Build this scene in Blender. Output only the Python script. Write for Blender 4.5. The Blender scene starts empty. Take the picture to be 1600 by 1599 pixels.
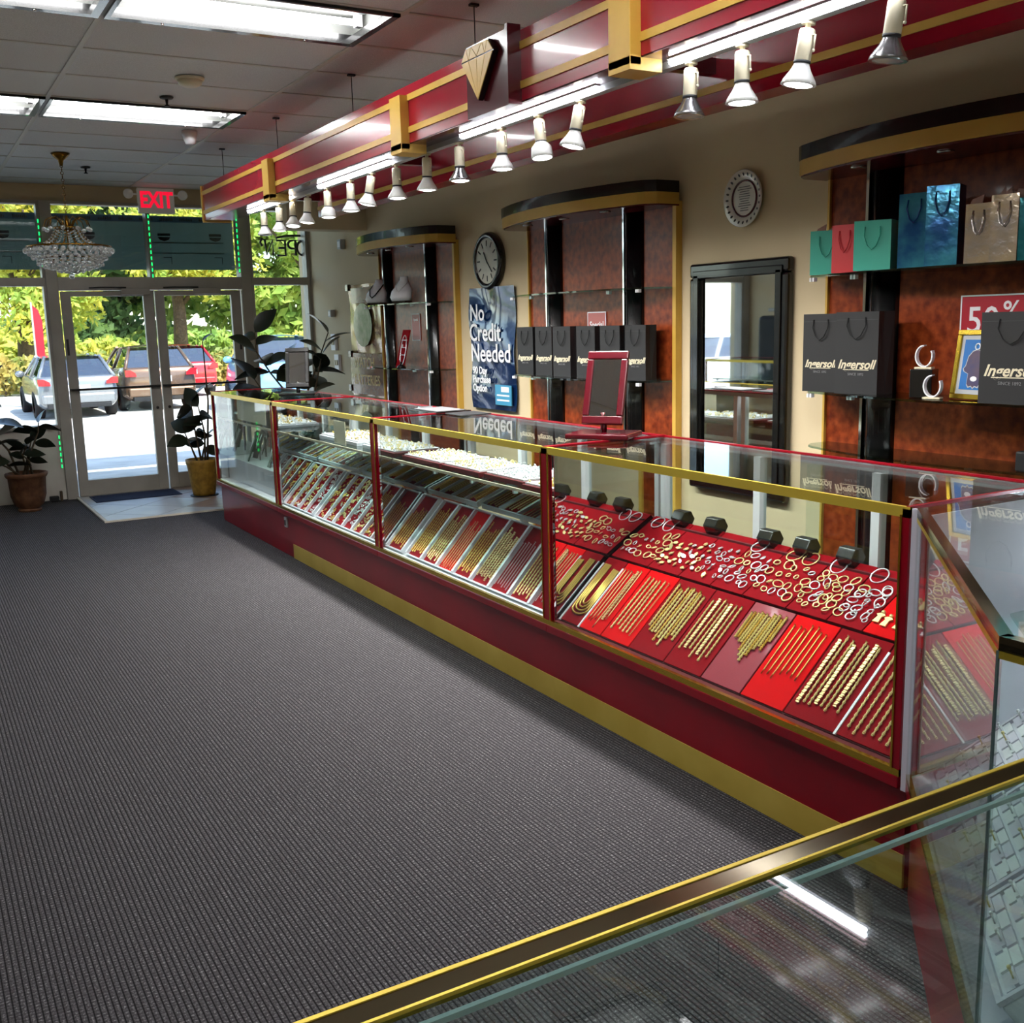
import bpy, math, random
from mathutils import Matrix, Vector
random.seed(7)
sc = bpy.context.scene
COL = sc.collection
PI = math.pi
# ------------------------------------------------------------------ camera
F, YAW, PITCH, ROLL = 1642.68, math.radians(29.974), math.radians(10.206), math.radians(-1.493)
fw = Vector((math.sin(YAW)*math.cos(PITCH), math.cos(YAW)*math.cos(PITCH), -math.sin(PITCH)))
r0 = Vector((math.cos(YAW), -math.sin(YAW), 0)); u0 = r0.cross(fw)
rt = math.cos(ROLL)*r0 + math.sin(ROLL)*u0; up = -math.sin(ROLL)*r0 + math.cos(ROLL)*u0
cam = bpy.data.cameras.new('camera'); camo = bpy.data.objects.new('camera', cam); COL.objects.link(camo)
camo.matrix_world = Matrix(((rt.x, up.x, -fw.x, 0), (rt.y, up.y, -fw.y, 0), (rt.z, up.z, -fw.z, 1.55), (0, 0, 0, 1)))
cam.sensor_fit = 'HORIZONTAL'; cam.sensor_width = 36.0; cam.lens = F/1600*36; cam.clip_start = .05; cam.clip_end = 400
sc.camera = camo
# ------------------------------------------------------------------ world, sun, exposure
sc.view_settings.view_transform = 'Standard'; sc.view_settings.look = 'None'
sc.view_settings.exposure = 0.48; sc.view_settings.gamma = 1.0; sc.view_settings.use_curve_mapping = False
w = bpy.data.worlds.new('sky'); sc.world = w; w.use_nodes = True
nt = w.node_tree; bg = nt.nodes['Background']
sky = nt.nodes.new('ShaderNodeTexSky'); sky.sky_type = 'NISHITA'; sky.sun_disc = False
sky.sun_elevation = math.radians(48); sky.sun_rotation = math.radians(150); sky.air_density = 1.0
nt.links.new(sky.outputs[0], bg.inputs[0]); bg.inputs[1].default_value = 0.55
sl = bpy.data.lights.new('sun', 'SUN'); sl.energy = 8.5; sl.angle = math.radians(.6); sl.color = (1, .95, .86)
so = bpy.data.objects.new('sun', sl); COL.objects.link(so)
so.rotation_euler = Vector((-.35, .72, -.95)).to_track_quat('-Z', 'Y').to_euler()
cy = sc.cycles
cy.max_bounces = 8; cy.transparent_max_bounces = 32; cy.diffuse_bounces = 4; cy.glossy_bounces = 4; cy.use_adaptive_sampling = True; cy.adaptive_threshold = .035; cy.transmission_bounces = 8
cy.sample_clamp_indirect = 6; cy.use_denoising = True; cy.caustics_reflective = False; cy.caustics_refractive = False
LIGHT = 1.0
# ------------------------------------------------------------------ helpers
def hx(s):
    o = []
    for i in (0, 2, 4):
        c = int(s[i:i+2], 16)/255
        o.append(c/12.92 if c <= .04045 else ((c+.055)/1.055)**2.4)
    return tuple(o)+(1,)
MATS = {}
def pm(name, col, rough=.5, metal=0, coat=0, col2=None, ns=8, detail=4, lo=.35, hi=.65, bump=0, bs=None, emit=0, trans=0, ior=1.45, alpha=1, spec=.5, stretch=None, sheen=0):
    m = bpy.data.materials.new(name); m.use_nodes = True; n = m.node_tree; b = n.nodes['Principled BSDF']
    c = hx(col) if isinstance(col, str) else col
    b.inputs['Base Color'].default_value = c; b.inputs['Roughness'].default_value = rough; b.inputs['Metallic'].default_value = metal
    b.inputs['Coat Weight'].default_value = coat; b.inputs['Coat Roughness'].default_value = .06; b.inputs['IOR'].default_value = ior
    b.inputs['Transmission Weight'].default_value = trans; b.inputs['Specular IOR Level'].default_value = spec; b.inputs['Alpha'].default_value = alpha
    if sheen: b.inputs['Sheen Weight'].default_value = sheen
    if emit: b.inputs['Emission Color'].default_value = c; b.inputs['Emission Strength'].default_value = emit
    if col2 or bump:
        tc = n.nodes.new('ShaderNodeTexCoord'); mp = n.nodes.new('ShaderNodeMapping'); n.links.new(tc.outputs['Object'], mp.inputs[0])
        if stretch: mp.inputs['Scale'].default_value = stretch
    if col2:
        t = n.nodes.new('ShaderNodeTexNoise'); t.inputs['Scale'].default_value = ns; t.inputs['Detail'].default_value = detail
        r = n.nodes.new('ShaderNodeValToRGB'); r.color_ramp.elements[0].position = lo; r.color_ramp.elements[1].position = hi
        r.color_ramp.elements[0].color = c; r.color_ramp.elements[1].color = hx(col2)
        n.links.new(mp.outputs[0], t.inputs[0]); n.links.new(t.outputs[0], r.inputs[0]); n.links.new(r.outputs[0], b.inputs['Base Color'])
    if bump:
        t2 = n.nodes.new('ShaderNodeTexNoise'); t2.inputs['Scale'].default_value = bs or ns; t2.inputs['Detail'].default_value = 3
        bp = n.nodes.new('ShaderNodeBump'); bp.inputs['Strength'].default_value = bump; bp.inputs['Distance'].default_value = .01
        n.links.new(mp.outputs[0], t2.inputs[0]); n.links.new(t2.outputs[0], bp.inputs['Height']); n.links.new(bp.outputs[0], b.inputs['Normal'])
    MATS[name] = m
    return m
def glassmat(name, tint, f0=.045, rough=0.0, extra=0.0):
    m = bpy.data.materials.new(name); m.use_nodes = True; n = m.node_tree; n.nodes.clear()
    out = n.nodes.new('ShaderNodeOutputMaterial'); mx = n.nodes.new('ShaderNodeMixShader'); tr = n.nodes.new('ShaderNodeBsdfTransparent')
    gl = n.nodes.new('ShaderNodeBsdfGlossy'); gl.inputs['Roughness'].default_value = rough; tr.inputs[0].default_value = hx(tint)
    lw = n.nodes.new('ShaderNodeLayerWeight'); lw.inputs[0].default_value = .5
    p = n.nodes.new('ShaderNodeMath'); p.operation = 'POWER'; p.inputs[1].default_value = 5
    a = n.nodes.new('ShaderNodeMath'); a.operation = 'MULTIPLY_ADD'; a.inputs[1].default_value = 1-f0; a.inputs[2].default_value = f0+extra
    n.links.new(lw.outputs['Facing'], p.inputs[0]); n.links.new(p.outputs[0], a.inputs[0]); n.links.new(a.outputs[0], mx.inputs[0])
    n.links.new(tr.outputs[0], mx.inputs[1]); n.links.new(gl.outputs[0], mx.inputs[2]); n.links.new(mx.outputs[0], out.inputs[0])
    MATS[name] = m
    return m
def emitmat(name, col, st):
    m = bpy.data.materials.new(name); m.use_nodes = True; n = m.node_tree; n.nodes.clear()
    o = n.nodes.new('ShaderNodeOutputMaterial'); e = n.nodes.new('ShaderNodeEmission'); e.inputs[0].default_value = hx(col); e.inputs[1].default_value = st
    n.links.new(e.outputs[0], o.inputs[0]); MATS[name] = m
    return m
def leafmat(name, ca, cb, ns=1.2, transl=.35, rough=.5):
    m = bpy.data.materials.new(name); m.use_nodes = True; n = m.node_tree; b = n.nodes['Principled BSDF']; b.inputs['Roughness'].default_value = rough
    tc = n.nodes.new('ShaderNodeTexCoord'); t = n.nodes.new('ShaderNodeTexNoise'); t.inputs['Scale'].default_value = ns; t.inputs['Detail'].default_value = 6
    r = n.nodes.new('ShaderNodeValToRGB'); r.color_ramp.elements[0].position = .38; r.color_ramp.elements[1].position = .62
    r.color_ramp.elements[0].color = hx(ca); r.color_ramp.elements[1].color = hx(cb)
    n.links.new(tc.outputs['Object'], t.inputs[0]); n.links.new(t.outputs[0], r.inputs[0]); n.links.new(r.outputs[0], b.inputs['Base Color'])
    tl = n.nodes.new('ShaderNodeBsdfTranslucent'); mx = n.nodes.new('ShaderNodeMixShader'); mx.inputs[0].default_value = transl
    n.links.new(r.outputs[0], tl.inputs[0]); n.links.new(b.outputs[0], mx.inputs[1]); n.links.new(tl.outputs[0], mx.inputs[2])
    n.links.new(mx.outputs[0], n.nodes['Material Output'].inputs[0]); MATS[name] = m
    return m
class MB:
    def __init__(s): s.v = []; s.f = []; s.sm = []
    def add(s, vs, fs, M=None, smooth=False):
        o = len(s.v)
        s.v += [tuple(M @ Vector(p)) for p in vs] if M is not None else [tuple(p) for p in vs]
        s.f += [tuple(i+o for i in q) for q in fs]; s.sm += [smooth]*len(fs)
        return s
    def box(s, x0, x1, y0, y1, z0, z1, M=None):
        return s.add([(x0,y0,z0),(x1,y0,z0),(x1,y1,z0),(x0,y1,z0),(x0,y0,z1),(x1,y0,z1),(x1,y1,z1),(x0,y1,z1)],
                     [(3,2,1,0),(4,5,6,7),(0,1,5,4),(1,2,6,5),(2,3,7,6),(3,0,4,7)], M)
    def prism(s, poly, z0, z1, M=None, smooth=False):
        n = len(poly); a = sum(poly[i][0]*poly[(i+1)%n][1]-poly[(i+1)%n][0]*poly[i][1] for i in range(n))
        if a < 0: poly = poly[::-1]
        vs = [(p[0],p[1],z0) for p in poly]+[(p[0],p[1],z1) for p in poly]
        s.add(vs, [tuple(range(n-1,-1,-1)), tuple(range(n,2*n))], M)
        o = len(s.v)-2*n
        for i in range(n): s.f.append((o+i, o+(i+1)%n, o+n+(i+1)%n, o+n+i)); s.sm.append(smooth)
        return s
    def tube(s, pts, r, n=8, cap=True, M=None, smooth=True, closed=False):
        pts = [Vector(p) for p in pts]; m = len(pts); rr = r if isinstance(r, (list, tuple)) else [r]*m
        vs = []; prev = None
        for i, p in enumerate(pts):
            a = pts[i-1] if (i > 0 or closed) else p; b = pts[(i+1) % m] if (i < m-1 or closed) else p
            d = (b-a).normalized()
            if prev is None:
                u = d.orthogonal().normalized()
            else:
                u = (prev-d*prev.dot(d)); u = u.normalized() if u.length > 1e-6 else d.orthogonal().normalized()
            prev = u; v = d.cross(u)
            for k in range(n): t = 2*PI*k/n; vs.append(p+(u*math.cos(t)+v*math.sin(t))*rr[i])
        fs = []
        for i in range(m if closed else m-1):
            j = (i+1) % m
            for k in range(n): fs.append((i*n+k, i*n+(k+1)%n, j*n+(k+1)%n, j*n+k))
        s.add(vs, fs, M, smooth)
        if cap and not closed:
            o = len(s.v)-m*n
            s.f.append(tuple(o+k for k in range(n-1,-1,-1))); s.f.append(tuple(o+(m-1)*n+k for k in range(n))); s.sm += [False, False]
        return s
    def lathe(s, prof, n=20, M=None, smooth=True, flute=0, nf=0):
        vs = []
        for r, z in prof:
            for k in range(n):
                t = 2*PI*k/n; q = r*(1+flute*math.cos(nf*t)) if nf else r
                vs.append((q*math.cos(t), q*math.sin(t), z))
        fs = [(i*n+k, i*n+(k+1)%n, (i+1)*n+(k+1)%n, (i+1)*n+k) for i in range(len(prof)-1) for k in range(n)]
        s.add(vs, fs, M, smooth)
        o = len(s.v)-len(vs)
        if prof[0][0] > 1e-6: s.f.append(tuple(o+k for k in range(n-1,-1,-1))); s.sm.append(False)
        if len(prof) == 2 and prof[0][0] < 1e-6 and abs(prof[0][1]-prof[1][1]) < 1e-9: return s
        if prof[-1][0] > 1e-6: s.f.append(tuple(o+(len(prof)-1)*n+k for k in range(n))); s.sm.append(False)
        return s
    def torus(s, R, r, n=16, m=6, M=None, sq=1):
        return s.tube([(R*math.cos(2*PI*i/n), R*sq*math.sin(2*PI*i/n), 0) for i in range(n)], r, m, M=M, closed=True)
    def ball(s, r, c=(0,0,0), n=8, m=5, sq=(1,1,1)):
        vs = [(0,0,-r)]; fs = []
        for i in range(1, m):
            ph = -PI/2+PI*i/m
            for k in range(n): t = 2*PI*k/n; vs.append((r*math.cos(ph)*math.cos(t), r*math.cos(ph)*math.sin(t), r*math.sin(ph)))
        vs.append((0,0,r)); L = len(vs)-1
        for k in range(n): fs.append((0, 1+(k+1)%n, 1+k)); fs.append((L, L-n+k, L-n+(k+1)%n))
        for i in range(m-2):
            for k in range(n): a = 1+i*n; fs.append((a+k, a+(k+1)%n, a+n+(k+1)%n, a+n+k))
        return s.add([(v[0]*sq[0]+c[0], v[1]*sq[1]+c[1], v[2]*sq[2]+c[2]) for v in vs], fs, None, True)
    def mesh(s, name, mat, org=(0,0,0)):
        me = bpy.data.meshes.new(name); o = Vector(org)
        me.from_pydata([(v[0]-o.x, v[1]-o.y, v[2]-o.z) for v in s.v], [], s.f)
        me.polygons.foreach_set('use_smooth', s.sm); me.materials.append(MATS[mat] if isinstance(mat, str) else mat); me.update()
        return me
ORG = {}
def part(name, mb, mat, parent, bevel=0, label=None, stuff=False):
    org = ORG[parent.name]
    me = mb if isinstance(mb, bpy.types.Mesh) else mb.mesh(name, mat, org)
    o = bpy.data.objects.new(name, me); COL.objects.link(o); o.parent = parent; ORG[o.name] = org
    if bevel: bv = o.modifiers.new('bevel', 'BEVEL'); bv.width = bevel; bv.segments = 2; bv.limit_method = 'ANGLE'
    if label: o['label'] = label
    if stuff: o['kind'] = 'stuff'
    return o
def tag(o, label, cat, group=None, kind=None):
    o['label'] = label; o['category'] = cat
    if group: o['group'] = group
    if kind: o['kind'] = kind
    return o
def thing(name, label, cat, loc=(0,0,0), rz=0, group=None, local=False, kind=None):
    o = bpy.data.objects.new(name, None); COL.objects.link(o); o.location = loc; o.rotation_euler = (0,0,rz); o.empty_display_size = .05
    ORG[o.name] = (0,0,0) if local else tuple(loc)
    return tag(o, label, cat, group, kind)
def struct(name, mb, mat, label, cat, bevel=0):
    me = mb.mesh(name, mat); o = bpy.data.objects.new(name, me); COL.objects.link(o); ORG[o.name] = (0,0,0)
    if bevel: bv = o.modifiers.new('bevel', 'BEVEL'); bv.width = bevel; bv.segments = 2
    return tag(o, label, cat, None, 'structure')
def sroot(name, label, cat):
    o = thing(name, label, cat, local=True); o['kind'] = 'structure'
    return o
def single(name, mb, mat, label, cat, group=None, bevel=0, kind=None):
    xs = [v[0] for v in mb.v]; ys = [v[1] for v in mb.v]; zs = [v[2] for v in mb.v]
    org = ((min(xs)+max(xs))/2, (min(ys)+max(ys))/2, min(zs))
    o = bpy.data.objects.new(name, mb.mesh(name, mat, org)); COL.objects.link(o); o.location = org; ORG[o.name] = org
    if bevel: bv = o.modifiers.new('bevel', 'BEVEL'); bv.width = bevel; bv.segments = 2; bv.limit_method = 'ANGLE'
    return tag(o, label, cat, group, kind)
def inst(name, me, M, label, cat, group=None, kind=None):
    o = bpy.data.objects.new(name, me); COL.objects.link(o); o.matrix_world = M
    return tag(o, label, cat, group, kind)
def dup(root, loc, rz=None, label=None, group=None, scale=None):
    def cp(o, par):
        c = o.copy(); COL.objects.link(c)
        if par is not None: c.parent = par
        for ch in list(o.children): cp(ch, c)
        return c
    r = cp(root, None); r.location = loc
    if rz is not None: r.rotation_euler = (0, 0, rz)
    if label: r['label'] = label
    if group: r['group'] = group
    if scale: r.scale = scale
    return r
def frame(origin, X, Y):
    X = Vector(X).normalized(); Y = Vector(Y).normalized(); Z = X.cross(Y); o = Vector(origin)
    return Matrix(((X.x,Y.x,Z.x,o.x),(X.y,Y.y,Z.y,o.y),(X.z,Y.z,Z.z,o.z),(0,0,0,1)))
def wallR(y, z, x=3.82): return frame((x, y, z), (0,-1,0), (0,0,1))       # on the right wall, facing the room
def wallF(x, z, y=10.69): return frame((x, y, z), (1,0,0), (0,0,1))       # on the front wall, facing the room
_txt = {}
def text(s, size, ext=.001, shear=0, bold=0, sx=1):
    k = (s, size, ext, shear, bold, sx)
    if k in _txt: return _txt[k]
    c = bpy.data.curves.new('lettering', 'FONT'); c.body = s; c.size = size; c.extrude = ext; c.shear = shear; c.offset = bold; c.align_x = 'CENTER'; c.align_y = 'CENTER'
    c.resolution_u = 3
    o = bpy.data.objects.new('lettering', c); COL.objects.link(o); bpy.context.view_layer.update()
    me = bpy.data.meshes.new_from_object(o.evaluated_get(bpy.context.evaluated_depsgraph_get())); bpy.data.objects.remove(o)
    mb = MB(); mb.add([(v.co.x*sx, v.co.y, v.co.z) for v in me.vertices], [tuple(p.vertices) for p in me.polygons]); bpy.data.meshes.remove(me)
    _txt[k] = mb
    return mb
def lettering(s, size, M, mat, parent, ext=.001, shear=0, bold=0, sx=1, name='lettering'):
    t = text(s, size, ext, shear, bold, sx); mb = MB(); mb.add(t.v, t.f, M)
    return part(name, mb, mat, parent)
def light(name, kind, loc, energy, parent=None, size=.1, size_y=None, d=(0,0,-1), color=(1,1,1), spot=None, blend=.5, rad=.03, spread=None):
    l = bpy.data.lights.new(name, kind); l.energy = energy*LIGHT; l.color = color
    if kind == 'AREA':
        l.size = size
        if size_y: l.shape = 'RECTANGLE'; l.size_y = size_y
        if spread: l.spread = spread
    else: l.shadow_soft_size = rad
    if kind == 'SPOT': l.spot_size = spot; l.spot_blend = blend
    o = bpy.data.objects.new(name, l); COL.objects.link(o)
    o.rotation_euler = Vector(d).to_track_quat('-Z', 'Y').to_euler()
    if parent is not None:
        o.parent = parent; g = ORG[parent.name]; o.location = (loc[0]-g[0], loc[1]-g[1], loc[2]-g[2])
    else: o.location = loc
    return o
# ------------------------------------------------------------------ materials
pm('wall', 'd0bf9c', .75, bump=.05, bs=60, col2='c9b794', ns=1.5)
pm('white_wall', 'd2cec4', .6, col2='c2bdb2', ns=3)
pm('ceil', 'e6e9ea', .9, col2='d0d3d4', ns=260, detail=2, bump=.25, bs=200)
pm('grid', 'cfcfc8', .5)
pm('alu', 'a8a39a', .45, .1, col2='9a958c', ns=3)
pm('alu_dark', '3a3836', .5, .4)
pm('red', '92001a', .3, 0, .15, col2='820016', ns=3, spec=.35)
pm('red_fascia', 'a40c28', .25, 0, .35, col2='860a20', ns=1.2)
pm('burgundy', '4d0714', .25, 0, .25)
pm('ochre', 'd2aa4c', .42, .05, col2='c69c40', ns=4)
pm('kick', 'cdb456', .4, .1, col2='bfa446', ns=4)
pm('brass', 'c9a83c', .2, .95)
pm('brass_bright', 'dcc04a', .35, .5)
pm('brass_dark_reflect', '6a5f48', .12, .9)  # polished brass rail tops, dark ceiling reflection put into the base colour
pm('gold', 'e8c46a', .35, .75)
pm('gold_pale', 'f0dc9a', .35, .65)
pm('silver', 'f0f0f2', .3, .7)
pm('chrome', 'd4d6d8', .1, 1.0)
pm('mirror', 'e6e8e8', .02, 1.0)
pm('velvet', '86000e', .9, spec=.15)
pm('velvet_bright', 'd20006', .9, spec=.15)
pm('velvet_pink', '8c0a26', .6, coat=.25)
pm('velvet_dark', '5a0812', .8)
pm('white', 'e6e6ea', .45)
pm('white_tray', 'dfdfe8', .5, coat=.2)
pm('lavender', 'cfcad8', .5)
pm('cream', 'd9d0b4', .4)
pm('black', '0b0b0c', .25, coat=.5)
pm('black_matte', '141416', .6)
pm('black_bag', '202022', .55)
pm('burl', '5e1e0c', .3, spec=.3, coat=.04, col2='9a4620', ns=26, detail=8, lo=.3, hi=.75)
pm('teal', '3fae98', .45); pm('bag_red', 'c8242c', .45)
pm('holo_blue', '1d4f86', .18, .55, col2='3f8fa6', ns=9, bump=.4, bs=14)
pm('blue_dark', '0d2a66', .25, .3)
pm('holo', 'b0aaa8', .18, .85, col2='cdbca0', ns=10, bump=.5, bs=16)
pm('holo_teal', '0d5c62', .2, .5, bump=.5, bs=16)
pm('tissue', '8a6a5c', .4, .3)
pm('poster_blue', '12305e', .12, .35, coat=.7, col2='0c2046', ns=3, bump=.5, bs=5)
pm('poster_sky', '3f8fb4', .3)
pm('poster_gold', 'a08a5a', .2, .3, coat=.5, col2='7a4a34', ns=7, lo=.4, hi=.62)
pm('poster_brown', '5a2c22', .25, coat=.4, col2='7c4a38', ns=6)
pm('poster_green', '7c9a6a', .3, coat=.4, col2='b0bc98', ns=14)
pm('paper_gold', 'c9b070', .4)
pm('sign_red', 'a50f26', .4); pm('sign_pink', 'b06a66', .45)
pm('dark_grey', '2c2d30', .5); pm('grey', '77777a', .5); pm('light_grey', 'a9acae', .5)
pm('terracotta', '6e4a30', .75, col2='553420', ns=18, bump=.3, bs=30)
pm('pot_yellow', 'a07a2a', .6, col2='80601c', ns=22, bump=.4, bs=34)
pm('soil', '2a1d14', .95)
pm('stem', '4a3c2a', .8)
leafmat('leaf', '1c2a1e', '2a2a1c', 6, .12, .3)
pm('clockface', 'c9c9bd', .5); pm('plate', 'd2d0c8', .2, coat=.5)
pm('exit_face', 'c4c2ba', .5, emit=.06)
emitmat('exit_red', 'f01838', .75)
emitmat('led_green', '12e060', 2.2)
emitmat('tube', 'ffffff', 46)
emitmat('led', 'f4f7ff', 30.0)
emitmat('case_led', 'f0f4ff', 26.0)
emitmat('lens', 'ffffff', 6.0)
pm('lens_off', 'a8a8a8', .25, .5)
pm('bulb', 'e2e2de', .35, .0); pm('bulb_silver', 'a0a0a2', .22, .85)
pm('troffer', '767774', .5)
pm('mat_navy', '1a2440', .85)
pm('tile', 'a6a8ac', .38, col2='b4b4b4', ns=5)
pm('tile2', '8c766a', .38, col2='a08a7c', ns=5)
pm('grout', '5a5450', .8)
leafmat('banner', '7e9290', '6e827e', .8, .55, .4)
pm('banner_ink', '0e1614', .5); pm('banner_blue', '2c5a7a', .5); pm('banner_line', '4c625c', .5)
pm('crystal', 'eceae4', .04, 0, coat=1, trans=.75, ior=1.55)
pm('chand_gold', '8a6420', .25, .9)
pm('tray_black', '121114', .4)
pm('tan', 'b08a62', .6)
pm('watch_face', 'cfcfd4', .2, .2)
pm('picture_blue', '0f63a8', .5); pm('purple', '3a3358', .4, col2='4e3a4c', ns=20)
pm('green_stone', '234a38', .3)
glassmat('glass', 'f6fbfa'); glassmat('glass_shelf', 'cfe2dc', .05); glassmat('window_glass', 'f2f6f6', .04)
pm('glass_edge', 'a8c4c4', .2)
pm('joint', '55696a', .3)
pm('soffit', '6a4a4c', .12, .6)
# carpet: charcoal ribs along the aisle, flecked
m = bpy.data.materials.new('carpet'); m.use_nodes = True; n = m.node_tree; b = n.nodes['Principled BSDF']; b.inputs['Roughness'].default_value = .95
b.inputs['Specular IOR Level'].default_value = .15
tc = n.nodes.new('ShaderNodeTexCoord'); wv = n.nodes.new('ShaderNodeTexWave'); wv.bands_direction = 'X'; wv.inputs['Scale'].default_value = 2*PI/20/.0145
wv.inputs['Distortion'].default_value = .5; wv.inputs['Detail'].default_value = 1; wv.inputs['Detail Scale'].default_value = 40
wy = n.nodes.new('ShaderNodeTexWave'); wy.bands_direction = 'Y'; wy.inputs['Scale'].default_value = 2*PI/20/.013; wy.inputs['Distortion'].default_value = 3; wy.inputs['Detail Scale'].default_value = 60
nz = n.nodes.new('ShaderNodeTexNoise'); nz.inputs['Scale'].default_value = 170; nz.inputs['Detail'].default_value = 2
nb = n.nodes.new('ShaderNodeTexNoise'); nb.inputs['Scale'].default_value = 1.1; nb.inputs['Detail'].default_value = 3
for q in (wv, wy, nz, nb): n.links.new(tc.outputs['Object'], q.inputs[0])
r1 = n.nodes.new('ShaderNodeValToRGB'); r1.color_ramp.elements[0].position = .02; r1.color_ramp.elements[1].position = .26
r1.color_ramp.elements[0].color = hx('191719'); r1.color_ramp.elements[1].color = hx('514e52')
r2 = n.nodes.new('ShaderNodeValToRGB'); r2.color_ramp.elements[0].position = .52; r2.color_ramp.elements[1].position = .68
r2.color_ramp.elements[0].color = (0,0,0,1); r2.color_ramp.elements[1].color = (1,1,1,1)
mxa = n.nodes.new('ShaderNodeMixRGB'); mxa.inputs[2].default_value = hx('9a999a')
n.links.new(wv.outputs[0], r1.inputs[0]); n.links.new(nz.outputs[0], r2.inputs[0])
mul = n.nodes.new('ShaderNodeMath'); mul.operation = 'MULTIPLY'; n.links.new(r2.outputs[0], mul.inputs[0]); n.links.new(wv.outputs[0], mul.inputs[1])
n.links.new(mul.outputs[0], mxa.inputs[0]); n.links.new(r1.outputs[0], mxa.inputs[1])
mxb = n.nodes.new('ShaderNodeMixRGB'); mxb.blend_type = 'MULTIPLY'; mxb.inputs[0].default_value = .45
n.links.new(mxa.outputs[0], mxb.inputs[1]); n.links.new(wy.outputs[0], mxb.inputs[2])
n.links.new(mxb.outputs[0], b.inputs['Base Color'])
bp = n.nodes.new('ShaderNodeBump'); bp.inputs['Strength'].default_value = .6; bp.inputs['Distance'].default_value = .004
n.links.new(wv.outputs[0], bp.inputs['Height']); n.links.new(bp.outputs[0], b.inputs['Normal']); MATS['carpet'] = m
pm('asphalt', 'd2cec6', .9, col2='bcb8b0', ns=2.5, bump=.3, bs=40)
pm('concrete', 'b8b3aa', .85, col2='a49f96', ns=2)
pm('curb', 'c9c2b4', .8)
leafmat('grass', '8a9a4a', 'b0b060', .6, .1); leafmat('hedge', '76863c', 'c0a65a', 1.2, .35)
leafmat('tree_yellow', '96b050', 'e8da66', .8, .5); leafmat('tree_green', '3e5c3a', '6e8a48', .3, .4); leafmat('tree_lime', '86a84c', 'c0cc6a', .8, .5)
pm('bark', '5c4a3c', .9, col2='44362c', ns=12)
pm('rubber', '121213', .8); pm('rim', '9a9c9e', .3, .8); glassmat('car_glass', '7c909c', .12, 0, .2)
pm('car_inside', '1a1b1e', .7); pm('tail', 'b8101c', .2, coat=.8); pm('white_plate', 'd8dce0', .4)
# ================================================================== STRUCTURE
WX, DY, CZ = 3.82, 10.69, 2.89
XL, YB = -2.25, -2.6
floor = struct('floor', MB().box(XL-.1, WX+.1, YB-.1, DY+.1, -.12, 0), 'carpet', 'charcoal ribbed carpet covering the shop floor', 'floor')
def clip(poly, x0, x1, y0, y1):
    for ax, lim, sg in ((0,x0,1),(0,x1,-1),(1,y0,1),(1,y1,-1)):
        out = []
        for i in range(len(poly)):
            a, c = poly[i], poly[(i+1) % len(poly)]; da = (a[ax]-lim)*sg; dc = (c[ax]-lim)*sg
            if da >= 0: out.append(a)
            if (da > 0 and dc < 0) or (da < 0 and dc > 0):
                t = da/(da-dc); out.append((a[0]+(c[0]-a[0])*t, a[1]+(c[1]-a[1])*t))
        poly = out
        if len(poly) < 3: return []
    return poly
tf = struct('floor_entry', MB().box(1.36, 3.06, 9.09, DY-.03, 0, .006), 'grout', 'tiled entry patch set into the carpet before the glass doors', 'floor')
S = .44
for i in range(-14, 15):
    for j in range(-14, 15):
        cx, cyy = 2.1+(i-j)*S/2**.5, 9.75+(i+j)*S/2**.5; h = S/2**.5-.006
        p = clip([(cx-h,cyy),(cx,cyy-h),(cx+h,cyy),(cx,cyy+h)], 1.385, 3.05, 9.115, DY-.04)
        if p: part('floor_tile', MB().prism(p, .006, .013), 'tile' if cx < 2.15 else 'tile2', tf)
part('edge_strip', MB().box(1.355, 1.38, 9.085, DY-.04, .002, .016), 'curb', tf)
part('edge_strip', MB().box(1.38, 3.06, 9.085, 9.11, .002, .016), 'curb', tf)
struct('wall_right', MB().box(WX, WX+.15, YB, 11.0, 0, 3.1), 'wall', 'long beige wall behind the jewellery counters', 'wall')
struct('wall_left', MB().box(XL-.15, XL, YB, 11.0, 0, 3.1), 'wall', 'beige wall on the far side of the shop', 'wall')
struct('wall_back', MB().box(XL, WX, YB-.15, YB, 0, 3.1), 'wall', 'beige wall at the back of the shop', 'wall')
struct('wall_front', MB().box(XL, WX, DY, DY+.16, 2.745, 3.1).box(XL, -1.12, DY, DY+.14, 0, .68), 'wall', 'beige band of wall above the shop windows', 'wall')
struct('trim_1', MB().box(-1.12, 1.28, DY-.005, DY+.14, 0, .68).box(3.19, WX, DY-.005, DY+.14, 0, .68), 'white_wall', 'white knee wall panels under the shop windows', 'wall panel')
struct('trim_2', MB().box(3.08, WX-.001, 9.11, 9.32, 2.40, CZ), 'wall', 'beige boxed bulkhead under the ceiling above the corner window', 'bulkhead', .004)
# ceiling
ceil = struct('ceiling', MB().box(XL, WX, YB, DY, 2.96+.12, 3.15), 'ceil', 'suspended ceiling of grey white tiles', 'ceiling')
gx = [XL, -1.4, -.235, .93, 2.095, 3.26, WX]
gy = [DY]+[10.32-.586*k for k in range(23) if 10.32-.586*k > YB]+[YB]
fix = set()
for k, y in enumerate(gy):
    for yy in (7.39, 5.046, 2.702, .358):
        if abs(y-yy) < .01: fix |= {(3, k), (2, k)}
for k in range(len(gy)-1):
    for i in range(len(gx)-1):
        if (i, k) in fix: continue
        part('ceiling_tile', MB().box(gx[i]+.012, gx[i+1]-.012, gy[k+1]+.012, gy[k]-.012, CZ+.004+random.uniform(0,.003), CZ+.022), 'ceil', ceil)
for x in gx[1:-1]: part('grid_bar', MB().box(x-.013, x+.013, YB, DY, CZ, CZ+.03), 'grid', ceil)
for y in gy[1:-1]: part('grid_bar', MB().box(XL, WX, y-.011, y+.011, CZ+.001, CZ+.028), 'grid', ceil)
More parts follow.
